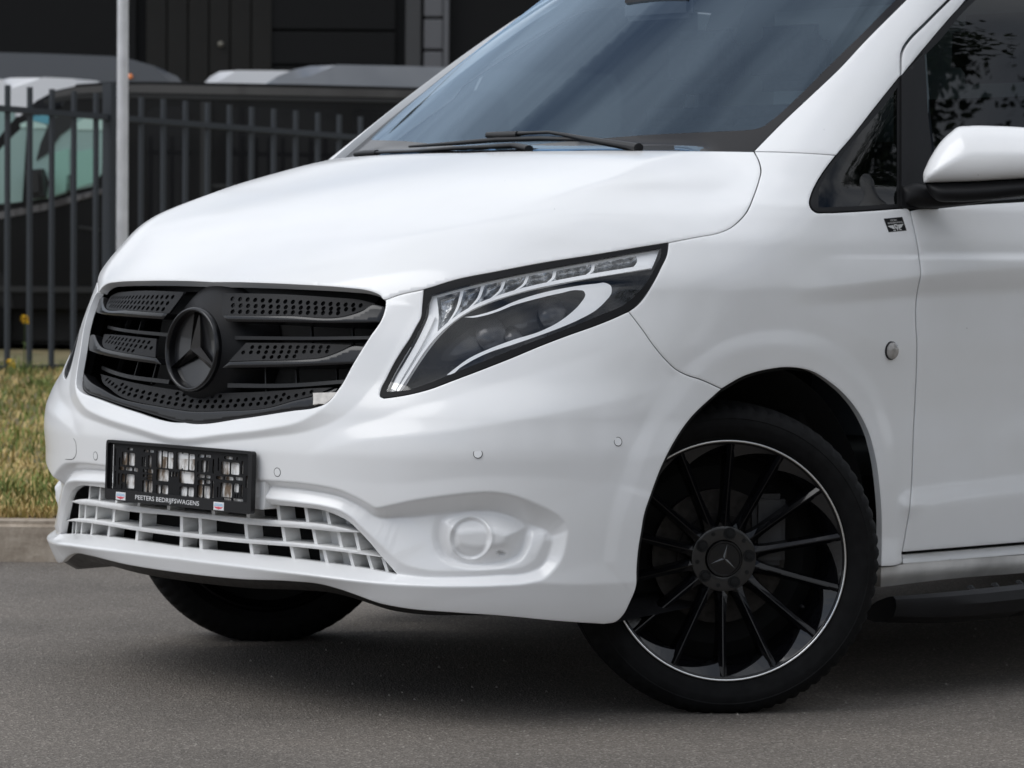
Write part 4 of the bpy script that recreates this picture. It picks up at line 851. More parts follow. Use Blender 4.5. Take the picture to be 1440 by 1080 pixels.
bm_obj('steering_boss', boxm(-.84, -.70, .34, .50, 1.06, 1.16, .03), INT, sw, True)
bm_obj('inside_mirror', boxm(-.66, -.63, -.12, .12, 1.60, 1.67, .012), INT, VAN, True)
bm_obj('cabin_floor', boxm(-1.7, -.3, -.85, .85, .42, .5), VOID, VAN)
# ------------------------------------------------------------------ wipers
def tube(pts, rads, m, name, parent, n=10, flat=1.):
    V = []; Fc = []; P_ = [Vector(p) for p in pts]
    for i, p in enumerate(P_):
        t = (P_[min(i+1, len(P_)-1)]-P_[max(i-1, 0)]).normalized(); a = t.cross(Vector((0, 0, 1))); a = a.normalized() if a.length > 1e-3 else Vector((1, 0, 0)); b = a.cross(t)
        r = rads[i] if hasattr(rads, '__len__') else rads
        for k in range(n): V.append(p+a*(r*math.cos(2*math.pi*k/n))+b*(r*flat*math.sin(2*math.pi*k/n)))
    for i in range(len(P_)-1):
        for k in range(n): q_ = (k+1) % n; Fc.append((i*n+k, i*n+q_, (i+1)*n+q_, (i+1)*n+k))
    Fc += [tuple(range(n-1, -1, -1)), tuple((len(P_)-1)*n+k for k in range(n))]
    return mesh_obj(name, V, Fc, m, parent, True, 50)
def wpt(px, off=.012, f=F):
    T, q, ok = hit(np.array([px], float)); return Vector(CAM_O+q[0]*(T[0]-off))
WB = mat('wiper_black', (.012, .012, .013), rough=.45)
# near wiper: arm from its pivot at the right, hooked tip; blade running to the left
a1 = tube([wpt((898, 208), .03), wpt((875, 204), .035), wpt((850, 200), .036), wpt((820, 195), .036), wpt((797, 190), .036), wpt((772, 186), .034), wpt((745, 187), .032), wpt((728, 188), .03), wpt((690, 190), .03)], [.016, .014, .012, .009, .007, .0055, .006, .009, .007], WB, 'wiper', VAN, flat=.7)
tube([wpt((686, 190), .028), wpt((700, 190.5), .03), wpt((728, 189.5), .03)], [.0085, .0105, .010], WB, 'wiper_joint', a1, flat=.9)
tube([wpt((576, 206), .016), wpt((640, 201.5), .018), wpt((700, 196.5), .018), wpt((760, 195), .018), wpt((812, 196), .018), wpt((851, 197), .016)], [.004, .0065, .008, .008, .0065, .003], WB, 'wiper_blade', a1, flat=.8)
a2 = tube([wpt((744, 209), .02), wpt((722, 204.5), .022), wpt((690, 206.5), .022), wpt((640, 208.5), .022), wpt((580, 213), .02), wpt((530, 214.5), .018), wpt((503, 216.5), .016)], [.012, .0095, .0085, .0075, .006, .0055, .006], WB, 'wiper', VAN, flat=.7)
tube([wpt((500, 217), .015), wpt((514, 215.5), .017), wpt((530, 214.5), .016)], [.007, .0095, .008], WB, 'wiper_joint', a2, flat=.9)
skin('cowl', path([(620, 208), (772, 203), (900, 200), (1000, 200), (1052, 203)], [(1052, 203), (1062, 216)], [(1062, 216), (1000, 216), (900, 216), (772, 217), (612, 222)], [(612, 222), (620, 208)], step=8.), BLACKM, VAN, step=14, depth=-.045, flange=0, mirror='weld')
# ------------------------------------------------------------------ door mirror: cap and arm, closed solids
def pillow(name, outline, Pc, nrm, front, back, m, parent, step=5., power=.5, wid=40., tilt=None):
    """closed solid: traced outline laid on the plane through Pc, crowned towards the front, flat behind"""
    o = np.array(outline, float)
    if area2(o) < 0: o = o[::-1]
    v2, f = cdt([o], step, 1.5); q = ray(v2); Pc = np.array(Pc); nrm = np.array(nrm, float); nrm /= np.linalg.norm(nrm)
    t = ((Pc-CAM_O)@nrm)/(q@nrm); dd = np.clip(dist_poly(v2, o)/wid, 0, 1); h = front*(1-(1-dd)**2)**power
    Pf = CAM_O+q*t[:, None]-q*h[:, None]; Pb = CAM_O+q*t[:, None]+q*(back*(1-(1-dd)**2)**.5)[:, None]
    n = len(v2); Fc = [tuple(x) for x in f]+[tuple(x[::-1]+n) for x in f]+[(b, a, a+n, b+n) for a, b in boundary(f)]
    V = np.vstack([Pf, Pb]); o1 = mesh_obj(name, V, Fc, m, parent[0] if isinstance(parent, tuple) else parent, True)
    bmx = bmesh.new(); bmx.from_mesh(o1.data); bmesh.ops.remove_doubles(bmx, verts=bmx.verts, dist=1e-5); bmx.to_mesh(o1.data)
    for v_ in bmx.verts: v_.co.y *= -1
    bmesh.ops.reverse_faces(bmx, faces=bmx.faces[:]); me2 = bpy.data.meshes.new(name); bmx.to_mesh(me2); bmx.free(); me2.materials.append(m); me2.shade_smooth()
    o2 = bpy.data.objects.new(name, me2); COL.objects.link(o2); o2.parent = parent[1] if isinstance(parent, tuple) else parent
    return o1, o2
CAP = path([(1299, 257), (1298, 246), (1303, 232), (1312, 215), (1325, 197), (1338, 185), (1346, 179), (1362, 177), (1400, 177), (1440, 179), (1490, 184), (1520, 194), (1536, 212), (1540, 235), (1538, 248)], [(1538, 248), (1440, 251), (1370, 255), (1299, 257)], step=4.)
MC = (-.62, 1.09, 1.20)
mcap = pillow('door_mirror', CAP, MC, (.75, .55, .25), .055, .05, PAINT, VAN, step=5., wid=48.)
LOWER = path([(1300, 256), (1370, 254), (1440, 250), (1536, 247)], [(1536, 247), (1530, 262), (1500, 270), (1440, 276), (1385, 282), (1340, 284), (1318, 282), (1308, 274), (1300, 256)], step=4.)
pillow('mirror_housing', LOWER, (-.625, 1.085, 1.17), (.75, .55, .25), .035, .07, BLACKM, mcap, step=5., wid=20.)
ARM = path([(1268, 262), (1290, 258), (1306, 262), (1330, 270), (1400, 280), (1352, 289), (1318, 292), (1268, 292)], step=4.)
pillow('mirror_arm', ARM, (-.60, .96, 1.13), (.55, .75, .1), .03, .03, BLACKM, mcap, step=5., wid=20.)
# ------------------------------------------------------------------ running board
STEPM = mat('step_black', (.009, .009, .010), rough=.45, var=.2, vscale=30, spec=.25)
prof = [(.93, .165), (.965, .17), (1.0, .185), (1.06, .20), (1.095, .205), (1.11, .196), (1.115, .175), (1.10, .145), (1.05, .125), (.98, .12), (.93, .13)]
for sgn in (1, -1):
    V = []; Fc = []; xs = [-.385, -.43, -.50, -.60, -.75, -.754, -.76, -.764, -2.75, -2.9]; k = len(prof)
    for i, x in enumerate(xs):
        e = 1-max(0, (x+.60)/.215)**2*.5; g = .004 if x in (-.754, -.76) else 0
        for y, z in prof: V.append((x, sgn*(.93+(y-.93)*e-g), .208+(z-.165)*(.5+.5*e)))
    for i in range(len(xs)-1):
        for j in range(k-1): Fc.append((i*k+j, i*k+j+1, (i+1)*k+j+1, (i+1)*k+j))
    Fc += [tuple(range(k)), tuple((len(xs)-1)*k+j for j in range(k))]
    sb = mesh_obj('running_board', V, Fc, STEPM, VAN, True, 35)
    sd0 = None
    for i in range(44):
        for j in range(3):
            if (i+j) % 2: continue
            x, y, z = -.62-i*.045, sgn*(.985+j*.03), .2295+j*.0098
            if sd0 is None:
                a, b = .014, .007
                sd0 = mesh_obj('grip_stud', [(-a, 0, -.004), (0, -b, -.004), (a, 0, -.004), (0, b, -.004), (-a*.6, 0, .0015), (0, -b*.6, .0015), (a*.6, 0, .0015), (0, b*.6, .0015)], [(4, 5, 6, 7)]+[(q, (q+1) % 4, 4+(q+1) % 4, 4+q) for q in range(4)], STEPM, sb, False); so = sd0
            else:
                so = sd0.copy(); COL.objects.link(so)
            so.location = (x, y, z)
# ================================================================== SURROUNDINGS
FW = np.array([math.cos(YAW), math.sin(YAW), 0]); RT = np.array([r_[0], r_[1], 0]); RT /= np.linalg.norm(RT)
def at(px, D, z=0.):     # point at forward distance D from the tracing station, under picture column px, at height z
    return CAM_O*[1, 1, 0]+FW*D+RT*((px-720)/FPX*D)+np.array([0, 0, z])
def zpx(y, D): return CAM_O[2]+(342-y)/FPX*D
def loc(l, D, z=0.): return CAM_O*[1, 1, 0]+FW*D+RT*l+np.array([0, 0, z])
def fill_mat(name, build):
    m = bpy.data.materials.new(name); m.use_nodes = True; t = m.node_tree; build(t, t.nodes['Principled BSDF'], t.nodes.new('ShaderNodeTexCoord')); MATS[name] = m; return m
def ramp(t, src, stops):
    r = t.nodes.new('ShaderNodeValToRGB'); e = r.color_ramp.elements
    e[0].position, e[0].color = stops[0][0], (*stops[0][1], 1); e[1].position, e[1].color = stops[-1][0], (*stops[-1][1], 1)
    for p, c in stops[1:-1]: q = e.new(p); q.color = (*c, 1)
    t.links.new(src, r.inputs['Fac']); return r.outputs['Color']
def noise(t, co, s, det=6, ro=.55):
    n = t.nodes.new('ShaderNodeTexNoise'); n.inputs['Scale'].default_value = s; n.inputs['Detail'].default_value = det; n.inputs['Roughness'].default_value = ro
    t.links.new(co, n.inputs['Vector']); return n.outputs['Fac']
def mixc(t, fac, a, b, mode='MIX'):
    m = t.nodes.new('ShaderNodeMixRGB'); m.blend_type = mode
    if isinstance(fac, float): m.inputs['Fac'].default_value = fac
    else: t.links.new(fac, m.inputs['Fac'])
    for k, v in (('Color1', a), ('Color2', b)):
        if isinstance(v, tuple): m.inputs[k].default_value = (*v, 1)
        else: t.links.new(v, m.inputs[k])
    return m.outputs['Color']
def asphalt(t, b, co):
    o = co.outputs['Object']
    vo = t.nodes.new('ShaderNodeTexVoronoi'); vo.inputs['Scale'].default_value = 210; t.links.new(o, vo.inputs['Vector'])
    sp = t.nodes.new('ShaderNodeSeparateColor'); t.links.new(vo.outputs['Color'], sp.inputs['Color'])
    stone = ramp(t, sp.outputs['Red'], [(0., (.062, .053, .045)), (.45, (.142, .123, .105)), (.82, (.212, .185, .158)), (.93, (.30, .27, .235)), (1., (.46, .42, .37))])
    base = mixc(t, .45, stone, ramp(t, noise(t, o, 420, 3), [(.35, (.09, .079, .067)), (.65, (.215, .189, .162))]))
    patch = ramp(t, noise(t, o, 1.1, 5), [(.32, (.74, .74, .74)), (.5, (1., 1., 1.)), (.68, (1.12, 1.11, 1.10))])
    col = mixc(t, 1.0, base, patch, 'MULTIPLY')
    t.links.new(col, b.inputs['Base Color']); b.inputs['Roughness'].default_value = .88
    bp = t.nodes.new('ShaderNodeBump'); bp.inputs['Strength'].default_value = .6; bp.inputs['Distance'].default_value = .004
    t.links.new(vo.outputs['Distance'], bp.inputs['Height']); t.links.new(bp.outputs['Normal'], b.inputs['Normal'])
ASPH = fill_mat('asphalt', asphalt)
def soil(t, b, co):
    o = co.outputs['Object']
    c = ramp(t, noise(t, o, 2.2, 8, .65), [(.3, (.055, .065, .022)), (.48, (.15, .125, .055)), (.62, (.21, .165, .085)), (.75, (.10, .10, .035))])
    t.links.new(c, b.inputs['Base Color']); b.inputs['Roughness'].default_value = .95
SOIL = fill_mat('dry_soil', soil)
def concrete(t, b, co):
    o = co.outputs['Object']
    c = ramp(t, noise(t, o, 9, 9, .7), [(.3, (.22, .175, .13)), (.5, (.40, .335, .265)), (.7, (.56, .485, .40))])
    t.links.new(c, b.inputs['Base Color']); b.inputs['Roughness'].default_value = .9
    bp = t.nodes.new('ShaderNodeBump'); bp.inputs['Strength'].default_value = .5; bp.inputs['Distance'].default_value = .006
    t.links.new(noise(t, o, 60, 5), bp.inputs['Height']); t.links.new(bp.outputs['Normal'], b.inputs['Normal'])
CONC = fill_mat('kerb_concrete', concrete)
G = 400
g = mesh_obj('ground', [(-G, -G, -.006), (G, -G, -.006), (G, G, -.006), (-G, G, -.006)], [(0, 1, 2, 3)], mat('far_ground', (.07, .075, .05), rough=.95, var=.3, vscale=.2)); g['kind'] = 'structure'
DK = 10.48
road = mesh_obj('road', [loc(-60, DK+.02), loc(60, DK+.02), loc(60, -40), loc(-60, -40)], [(0, 1, 2, 3)], ASPH); road['kind'] = 'structure'
# verge: dry grass bank rising gently from the kerb to the fence
HB = lambda l, D: .118+.085*ss(D, DK+.2, 19.)+.012*math.sin(l*1.3+D*.9)+.010*math.sin(l*2.9-D*1.7)
V = []; Fc = []; ls = np.arange(-9, 9.01, .5); Ds = np.concatenate([[DK+.16], np.arange(DK+.5, 26.1, .5)])
for l in ls:
    for D in Ds: V.append(loc(l, D, HB(l, D)))
n = len(Ds)
for i in range(len(ls)-1):
    for j in range(n-1): Fc.append((i*n+j, (i+1)*n+j, (i+1)*n+j+1, i*n+j+1))
verge = mesh_obj('verge', V, Fc, SOIL); verge['kind'] = 'structure'
yard = mesh_obj('yard', [loc(-60, 24.5, .03), loc(60, 24.5, .03), loc(60, 80, .03), loc(-60, 80, .03)], [(0, 1, 2, 3)], ASPH); yard['kind'] = 'structure'
V = []; Fc = []
for _ in range(900):     # loose grit on the road
    D = random.uniform(4.9, 10.4); c = loc(random.uniform(-.17, .17)*D, D, .0); r = random.choice((.0015, .002, .002, .003, .0045)); i = len(V)
    V += [c+np.array([r*random.uniform(.6, 1.3)*math.cos(a), r*random.uniform(.6, 1.3)*math.sin(a), 0]) for a in (0, 1.57, 3.14, 4.71)]+[c+np.array([r*.2, 0, r*.9])]
    Fc += [(i+k, i+(k+1) % 4, i+4) for k in range(4)]
grit = mesh_obj('road_grit', V, Fc, mat('grit_stone', (.26, .24, .21), rough=.9, var=.6, vscale=9), None, False); grit['kind'] = 'stuff'
# kerb stones
kerb = bpy.data.objects.new('kerb', None); COL.objects.link(kerb); kerb.location = loc(0, DK); kerb['kind'] = 'structure'
km = None
ang = math.atan2(RT[1], RT[0])
for i in range(-9, 10):
    if km is None:
        bm = bmesh.new(); bmesh.ops.create_cube(bm, size=1, matrix=Matrix.Translation((0, .08, .03)) @ Matrix.Diagonal((.994, .16, .20, 1)))
        bmesh.ops.bevel(bm, geom=[e for e in bm.edges if (e.verts[0].co.z+e.verts[1].co.z)/2 > .05], offset=.018, segments=3, affect='EDGES')
        o = bm_obj('kerb_stone', bm, CONC, None, True); km = o.data
    else: o = bpy.data.objects.new('kerb_stone', km); COL.objects.link(o)
    o.parent = kerb; p = RT*(i*1.0+.37); o.location = (p[0], p[1], random.uniform(-.003, .003)); o.rotation_euler = (0, 0, ang+random.uniform(-.004, .004))
# grass: blades in two tones, one uncountable mass
def grass_mass(name, nblade, dmin, dmax, hmin, hmax, m, dens=None):
    V = []; Fc = []
    for _ in range(nblade):
        u = random.random()**1.5; D = dmin+(dmax-dmin)*u; l = random.uniform(-.30*D, -.02*D) if random.random() < .85 else random.uniform(-.02*D, .16*D)
        w = math.sin(l*2.1+D*.6)+math.sin(l*.8-D*1.9+2)+math.sin(D*3.1+l*.4)
        if dens and random.random() > dens(w): continue
        b = loc(l, D, HB(l, D)-.005); h = random.uniform(hmin, hmax); a = random.uniform(0, 6.28); le = random.uniform(.2, .9)*h; wd = .0035+.002*random.random()*(D/12)
        dx, dy = math.cos(a), math.sin(a); i = len(V)
        V += [(b[0]-dy*wd, b[1]+dx*wd, b[2]), (b[0]+dy*wd, b[1]-dx*wd, b[2]), (b[0]+dx*le*.4+dy*wd*.7, b[1]+dy*le*.4-dx*wd*.7, b[2]+h*.65), (b[0]+dx*le*.4-dy*wd*.7, b[1]+dy*le*.4+dx*wd*.7, b[2]+h*.65), (b[0]+dx*le, b[1]+dy*le, b[2]+h)]
        Fc += [(i, i+1, i+2, i+3), (i+3, i+2, i+4)]
    o = mesh_obj(name, V, Fc, m, None, False); o['kind'] = 'stuff'; return o
GRN = mat('grass_green', (.15, .19, .04), rough=.8, var=.4, vscale=3); DRY = mat('grass_straw', (.58, .43, .19), rough=.85, var=.35, vscale=4); OLV = mat('grass_olive', (.38, .31, .10), rough=.85, var=.35, vscale=3)
grass_mass('grass', 30000, DK+.12, 21, .015, .045, OLV)
grass_mass('dry_grass', 42000, DK+.12, 21, .015, .05, DRY, lambda w: .45+.4*(w > -.3))
grass_mass('green_grass', 30000, DK+.2, 22, .02, .07, GRN, lambda w: .95 if w < -.3 else .25)
# fence
FM = mat('fence_paint', (.034, .039, .046), rough=.5, spec=.3)
A0 = np.array(at(0, 20.0)); A1 = np.array(at(480, 22.4)); fd = A1-A0; flen = np.linalg.norm(fd); fd = fd/flen
zr0, zr1 = 1.03+183/FPX*20.0, 1.03+148/FPX*22.4
def fpt(s, z): p = A0+fd*s; return Vector((p[0], p[1], z))
def fz(s): return zr0+(zr1-zr0)*s/flen
fence = thing('fence', 'dark grey steel bar fence on the grass verge behind the white van', 'fence', tuple(fpt(1., .15)))
def wtube(pts, r, m, name, parent, n=6, flat=1.):
    o = tube(pts, r, m, name, None, n, flat); o.parent = parent; o.matrix_parent_inverse = Matrix.Translation(-parent.location); return o
def stick(p0, p1, w, d, m, name, parent, data=None):
    dirv = Vector((fd[0], fd[1], 0)); nrm = Vector((-fd[1], fd[0], 0)); p0, p1 = Vector(p0), Vector(p1); V = []
    for p in (p0, p1):
        for a, b in ((-1, -1), (1, -1), (1, 1), (-1, 1)): V.append(p+dirv*(a*w/2)+nrm*(b*d/2))
    o = mesh_obj(name, [v-parent.location for v in V], [(3, 2, 1, 0), (4, 5, 6, 7)]+[(i, (i+1) % 4, 4+(i+1) % 4, 4+i) for i in range(4)], m, parent, False); return o
def s_at(px):
    lo_, hi_ = -12., 20.
    for _ in range(50):
        mid = (lo_+hi_)/2
        if proj(np.array(fpt(mid, 1.)))[0] < px: lo_ = mid
        else: hi_ = mid
    return lo_
bar0 = None
pxs = [10.3-31*k for k in range(1, 19)][::-1]+[10.3, 41.5, 72.5, 103.5, 134.5]+[198+31*k for k in range(9)]+[476+30.0*k for k in range(12)]
for px in pxs:
    s = s_at(px); top = fz(s)+.145
    if bar0 is None:
        bar0 = stick(fpt(s, .14), fpt(s, top), .026, .026, FM, 'bar', fence); s00 = s; t00 = top
    else:
        o = bar0.copy(); COL.objects.link(o); d = fpt(s, top)-fpt(s00, t00); o.location = (d.x, d.y, d.z)
s0, s1 = s_at(-560), s_at(830)
dirv = Vector((fd[0], fd[1], 0))
for nm, off in (('rail', 0.), ('rail', None)):
    V = []
    for s in (s0, s1):
        z = fz(s) if off is not None else .24+.0*s
        for dz, dn in ((-.018, -.024), (-.018, .024), (.018, .024), (.018, -.024)):
            p = fpt(s, z+dz)+Vector((-fd[1], fd[0], 0))*dn; V.append(p-fence.location)
    mesh_obj(nm, V, [(3, 2, 1, 0), (4, 5, 6, 7)]+[(i, (i+1) % 4, 4+(i+1) % 4, 4+i) for i in range(4)], FM, fence, False)
sp_ = s_at(155.5)
for s in (sp_, sp_+2.75, sp_-2.75, sp_-5.0):
    stick(fpt(s, .10), fpt(s, fz(s)+.215), .072, .08, FM, 'post', fence)
stick(fpt(sp_+.06, fz(sp_)+.0), fpt(sp_+.06, fz(sp_)+.05), .09, .05, BLACKS, 'bracket', fence)
# lamp pole just in front of the fence
pp = Vector(at(170.6, 20.4, .12))
pole = thing('lamp_pole', 'light grey round pole standing next to the thick fence post', 'pole', tuple(pp))
V = []; Fc = []
for z, r in ((0, .055), (.5, .055), (.52, .037), (5.2, .030)):
    for k in range(20): V.append((r*math.cos(k*math.pi/10), r*math.sin(k*math.pi/10), z))
for i in range(3):
    for k in range(20): Fc.append((i*20+k, i*20+(k+1) % 20, i*20+20+(k+1) % 20, i*20+20+k))
Fc.append(tuple(60+k for k in range(20)))
mesh_obj('shaft', V, Fc, mat('galvanised_grey', (.66, .66, .68), rough=.5, metal=.1, var=.1, vscale=8), pole, True, 40)
bm_obj('access_door', boxm(-.02, .02, -.058, -.052, .18, .40, .004), mat('galvanised_dark', (.30, .31, .32), rough=.5), pole)
V = []
tube([(0, 0, 5.15), (.12, -.1, 5.42), (.5, -.5, 5.5)], .028, MATS['galvanised_grey'], 'arm', pole); bm_obj('lamp_head', boxm(.4, .75, -.72, -.42, 5.46, 5.55, .03), MATS['galvanised_dark'], pole, True)
# ------------------------------------------------------------------ vans parked behind the fence; built side-on: x along the picture, y away, z up
VANGLASS = mat('side_glass_daylit', (.26, .38, .355), rough=.15, spec=.5)  # light passing through from the far side is put into the teal colour
def van_frame(name, label, D, pxc, group='vans parked behind the fence'):
    o = thing(name, label, 'van', tuple(at(pxc, D, .03)), ang, group); return o
def side_poly(pts, D, pxc):   # traced side outline -> local x, z
    return [((p[0]-pxc)/FPX*D, zpx(p[1], D)-.03) for p in pts]
def extr(name, prof, y0, y1, m, parent, bev=.05, smooth=True, crown=0.):
    bm = bmesh.new(); a = [bm.verts.new((x, y0, z)) for x, z in prof]; b = [bm.verts.new((x, y1, z)) for x, z in prof]; n = len(prof)
    bm.faces.new(a); bm.faces.new(b[::-1])
    for i in range(n): bm.faces.new((a[i], b[i], b[(i+1) % n], a[(i+1) % n]))
    if bev:
        ed = [e for e in bm.edges if abs(e.verts[0].co.y-e.verts[1].co.y) < 1e-6]
        bmesh.ops.bevel(bm, geom=ed, offset=bev, segments=4, affect='EDGES', clamp_overlap=True)
    return bm_obj(name, bm, m, parent, smooth, 35)
def van_wheel(parent, x, y, r=.34):
    V, Fc = lathe_y([(.19, -.10), (.30, -.11), (r-.02, -.10), (r, -.07), (r, .07), (r-.02, .10), (.30, .115), (.22, .10)], 40); w = mesh_obj('wheel', V, Fc, RUBBER, parent, True, 35); w.location = (x, y, r-.0)
    V, Fc = lathe_y([(.22, .10), (.215, .085), (.17, .07), (.10, .085), (.05, .10), (.0001, .10)], 30); w2 = mesh_obj('rim', V, Fc, mat('van_rim_grey', (.12, .12, .125), rough=.35, metal=.7), w, True, 40)
    if y > 0: w.rotation_euler = (0, 0, 0)
    else: w.rotation_euler = (0, 0, math.pi)
    return w
BLK2 = mat('van_black_panel', (.003, .003, .004), rough=.22, coat=.2, spec=.15)
BLK1 = mat('van_black_paint', (.006, .0058, .006), rough=.3, coat=.12, coat_rough=.06, spec=.15)
DB = 24.9; PB = 330
bv = van_frame('parked_van', 'black panel van seen side-on behind the bar fence, greenish cab windows', DB, PB)
S = lambda pts: side_poly(pts, DB, PB)
body = S([(-210, 470), (-214, 400), (-205, 350), (-170, 315), (-60, 268), (-30, 235), (0, 196), (22, 170), (45, 147), (72, 132), (105, 124.5), (150, 121), (210, 120), (420, 122), (640, 126), (700, 129), (712, 150), (716, 300), (716, 470)])
bb = extr('body', body, 0, 1.95, BLK1, bv, .20)
# slight roof crown rail, side sections, doors
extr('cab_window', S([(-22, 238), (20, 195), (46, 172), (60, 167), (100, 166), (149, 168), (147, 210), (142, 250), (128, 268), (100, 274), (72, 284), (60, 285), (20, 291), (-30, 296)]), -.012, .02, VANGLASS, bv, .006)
VDK = mat('cab_dark', (.012, .014, .015), rough=.6); VLT = mat('cab_pale_daylight', (.46, .64, .58), rough=.3); VBL = mat('cab_blue_daylight', (.10, .33, .42), rough=.3)  # flat plates on the glass; pale ones carry far-window daylight in their colour
for nm_, m_, pts_ in (('far_window_light', VLT, [(107, 179), (118, 172), (149, 170), (149, 188), (108, 188)]), ('far_window_light', VLT, [(27, 181), (36, 177), (38, 185), (28, 186)]), ('blue_window_light', VBL, [(46, 169), (70, 168), (68, 180), (62, 180), (46, 176)]), ('far_window_light', VLT, [(46, 177), (62, 181), (66, 186), (46, 187)]),
        ('seat_back', VDK, [(72, 170), (100, 169), (98, 186), (84, 196), (66, 222), (50, 232), (56, 208)]), ('seat_back', VDK, [(43, 247), (62, 246), (68, 262), (64, 284), (42, 286)]), ('far_window_light', mat('cab_green_daylight', (.24, .44, .37), rough=.3), [(72, 222), (96, 214), (97, 272), (74, 281)]), ('far_window_light', MATS['cab_green_daylight'], [(106, 220), (132, 214), (130, 262), (107, 270)]), ('seat_back', VDK, [(93, 252), (104, 250), (104, 272), (92, 276)])):
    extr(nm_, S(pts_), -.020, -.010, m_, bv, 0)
extr('window_post', S([(30, 300), (38, 168), (44, 166), (36, 300)]), -.02, .0, BLK1, bv, .004)
extr('roof_rail', S([(60, 147), (110, 139), (150, 137), (640, 143), (640, 148), (150, 143), (110, 145), (62, 153)]), -.014, .02, mat('van_black_trim', (.012, .012, .012), rough=.6), bv, .004)
extr('roof_sheen_band', S([(75, 136), (106, 128.5), (150, 125), (210, 124), (640, 129.5), (640, 141), (150, 135), (110, 137.5), (66, 146)]), -.006, .03, mat('van_roof_sheen', (.042, .038, .036), rough=.35, coat=.6), bv, .004)  # sky sheen on the roof shoulder put into a paler colour
extr('belt_highlight', S([(-200, 322), (0, 304), (60, 292), (150, 268), (150, 276), (60, 302), (0, 314), (-200, 332)]), -.02, .02, mat('van_belt', (.05, .045, .045), rough=.35, coat=1), bv, .006)  # brownish highlight along the belt put into a lighter colour
extr('side_moulding', S([(-200, 408), (640, 408), (640, 417), (-200, 417)]), -.022, .02, MATS['van_black_trim'], bv, .006)
extr('sliding_door', S([(203, 163), (214, 153), (262, 152), (268, 160), (268, 420), (212, 420), (206, 260)]), -.010, .02, BLK2, bv, .012)
extr('door_handle', S([(110, 322), (140, 326), (140, 331), (110, 327)]), -.035, .0, MATS['van_black_trim'], bv, .006)
extr('rear_side_panel', S([(322, 160), (330, 152), (470, 154), (476, 162), (476, 300), (322, 300)]), -.008, .02, BLK2, bv, .012)
extr('rear_side_panel', S([(490, 160), (496, 154), (640, 157), (646, 165), (646, 300), (490, 300)]), -.008, .02, BLK2, bv, .012)
extr('door_track', S([(285, 262), (640, 262), (640, 268), (285, 268)]), -.012, .02, MATS['van_black_trim'], bv, .003)
extr('door_mirror', S([(40, 246), (64, 244), (67, 282), (44, 284)]), -.26, -.06, MATS['van_black_trim'], bv, .03)
extr('headlight', S([(-208, 352), (-150, 330), (-146, 352), (-205, 372)]), -.012, .3, mat('van_lamp', (.4, .42, .44), rough=.15, coat=1), bv, .01)
extr('wheel_arch', S([(-120, 440), (-112, 400), (-90, 378), (-50, 370), (-10, 378), (12, 400), (20, 440)]), -.012, .01, MATS['dark_cavity'], bv, .004)
for x in (-50, 560): van_wheel(bv, (x-PB)/FPX*DB, .09); van_wheel(bv, (x-PB)/FPX*DB, 1.85)
bm_obj('underside', boxm((-190-PB)/FPX*DB, (700-PB)/FPX*DB, .10, 1.85, .20, .55, .03), VOID, bv)
bm_obj('dark_post', boxm((280-PB)/FPX*DB, (296-PB)/FPX*DB, -.03, .02, .2, 2.05, .006), MATS['van_black_trim'], bv)  # dark upright strip on the van's side
def simple_van(name, label, D, pxc, outl, m, win, wheels, extra=None):
    o = van_frame(name, label, D, pxc); S_ = lambda pts: side_poly(pts, D, pxc)
    extr('body', S_(outl), 0, 1.9, m, o, .10)
    for w in win: extr('window', S_(w), -.012, .02, VANGLASS, o, .006)
    for x in wheels: van_wheel(o, (x-pxc)/FPX*D, .10); van_wheel(o, (x-pxc)/FPX*D, 1.8)
    x0 = min(p[0] for p in outl); x1 = max(p[0] for p in outl)
    bm_obj('underside', boxm((x0+20-pxc)/FPX*D, (x1-20-pxc)/FPX*D, .1, 1.8, .18, .5, .03), VOID, o)
    extr('bumper', S_([(x0-4, 440), (x0+40, 440), (x0+40, 470), (x0-2, 470)]), -.02, 1.92, MATS['van_black_trim'], o, .02)
    return o
WV = mat('van_white_paint', (.78, .78, .79), rough=.35, coat=1)
simple_van('parked_van', 'white van just behind the black one, only its pale roof showing above', 29.5, -60, [(-330, 455), (-330, 150), (-300, 128), (-40, 124), (0, 118), (12, 115.5), (60, 115), (100, 116.5), (131, 118.5), (150, 126), (215, 250), (290, 290), (300, 455)], WV, [[(60, 150), (136, 150), (190, 240), (60, 246)], [(-150, 160), (20, 160), (20, 240), (-150, 240)]], (-250, 215))
simple_van('parked_van', 'dark blue-grey van far behind with an orange marker light by its roof', 36, 40, [(-300, 430), (-300, 110), (-280, 88), (-60, 80), (60, 82), (160, 85), (186, 90), (215, 98), (246, 112), (330, 220), (400, 255), (405, 430)], mat('van_slate_paint', (.035, .040, .050), rough=.35, coat=1), [[(130, 130), (235, 130), (300, 215), (130, 220)]], (-220, 330))
simple_van('parked_van', 'small white van far back between the dark roof and the silver van', 39, 380, [(215, 410), (220, 250), (262, 190), (283, 122), (292, 112), (305, 104.5), (330, 103), (395, 103), (560, 106), (570, 130), (570, 410)], WV, [[(300, 130), (370, 130), (370, 190), (285, 190)]], (270, 500))
simple_van('parked_van', 'silver grey van with a rounded roof behind the black van', 32, 560, [(255, 440), (258, 330), (290, 280), (340, 190), (366, 124), (385, 111), (408, 101), (432, 95.5), (470, 94), (560, 95), (700, 98), (860, 104), (870, 130), (870, 440)], mat('van_silver_paint', (.24, .25, .27), rough=.35, metal=.5, coat=1), [[(400, 135), (500, 135), (500, 210), (350, 215)]], (340, 780))
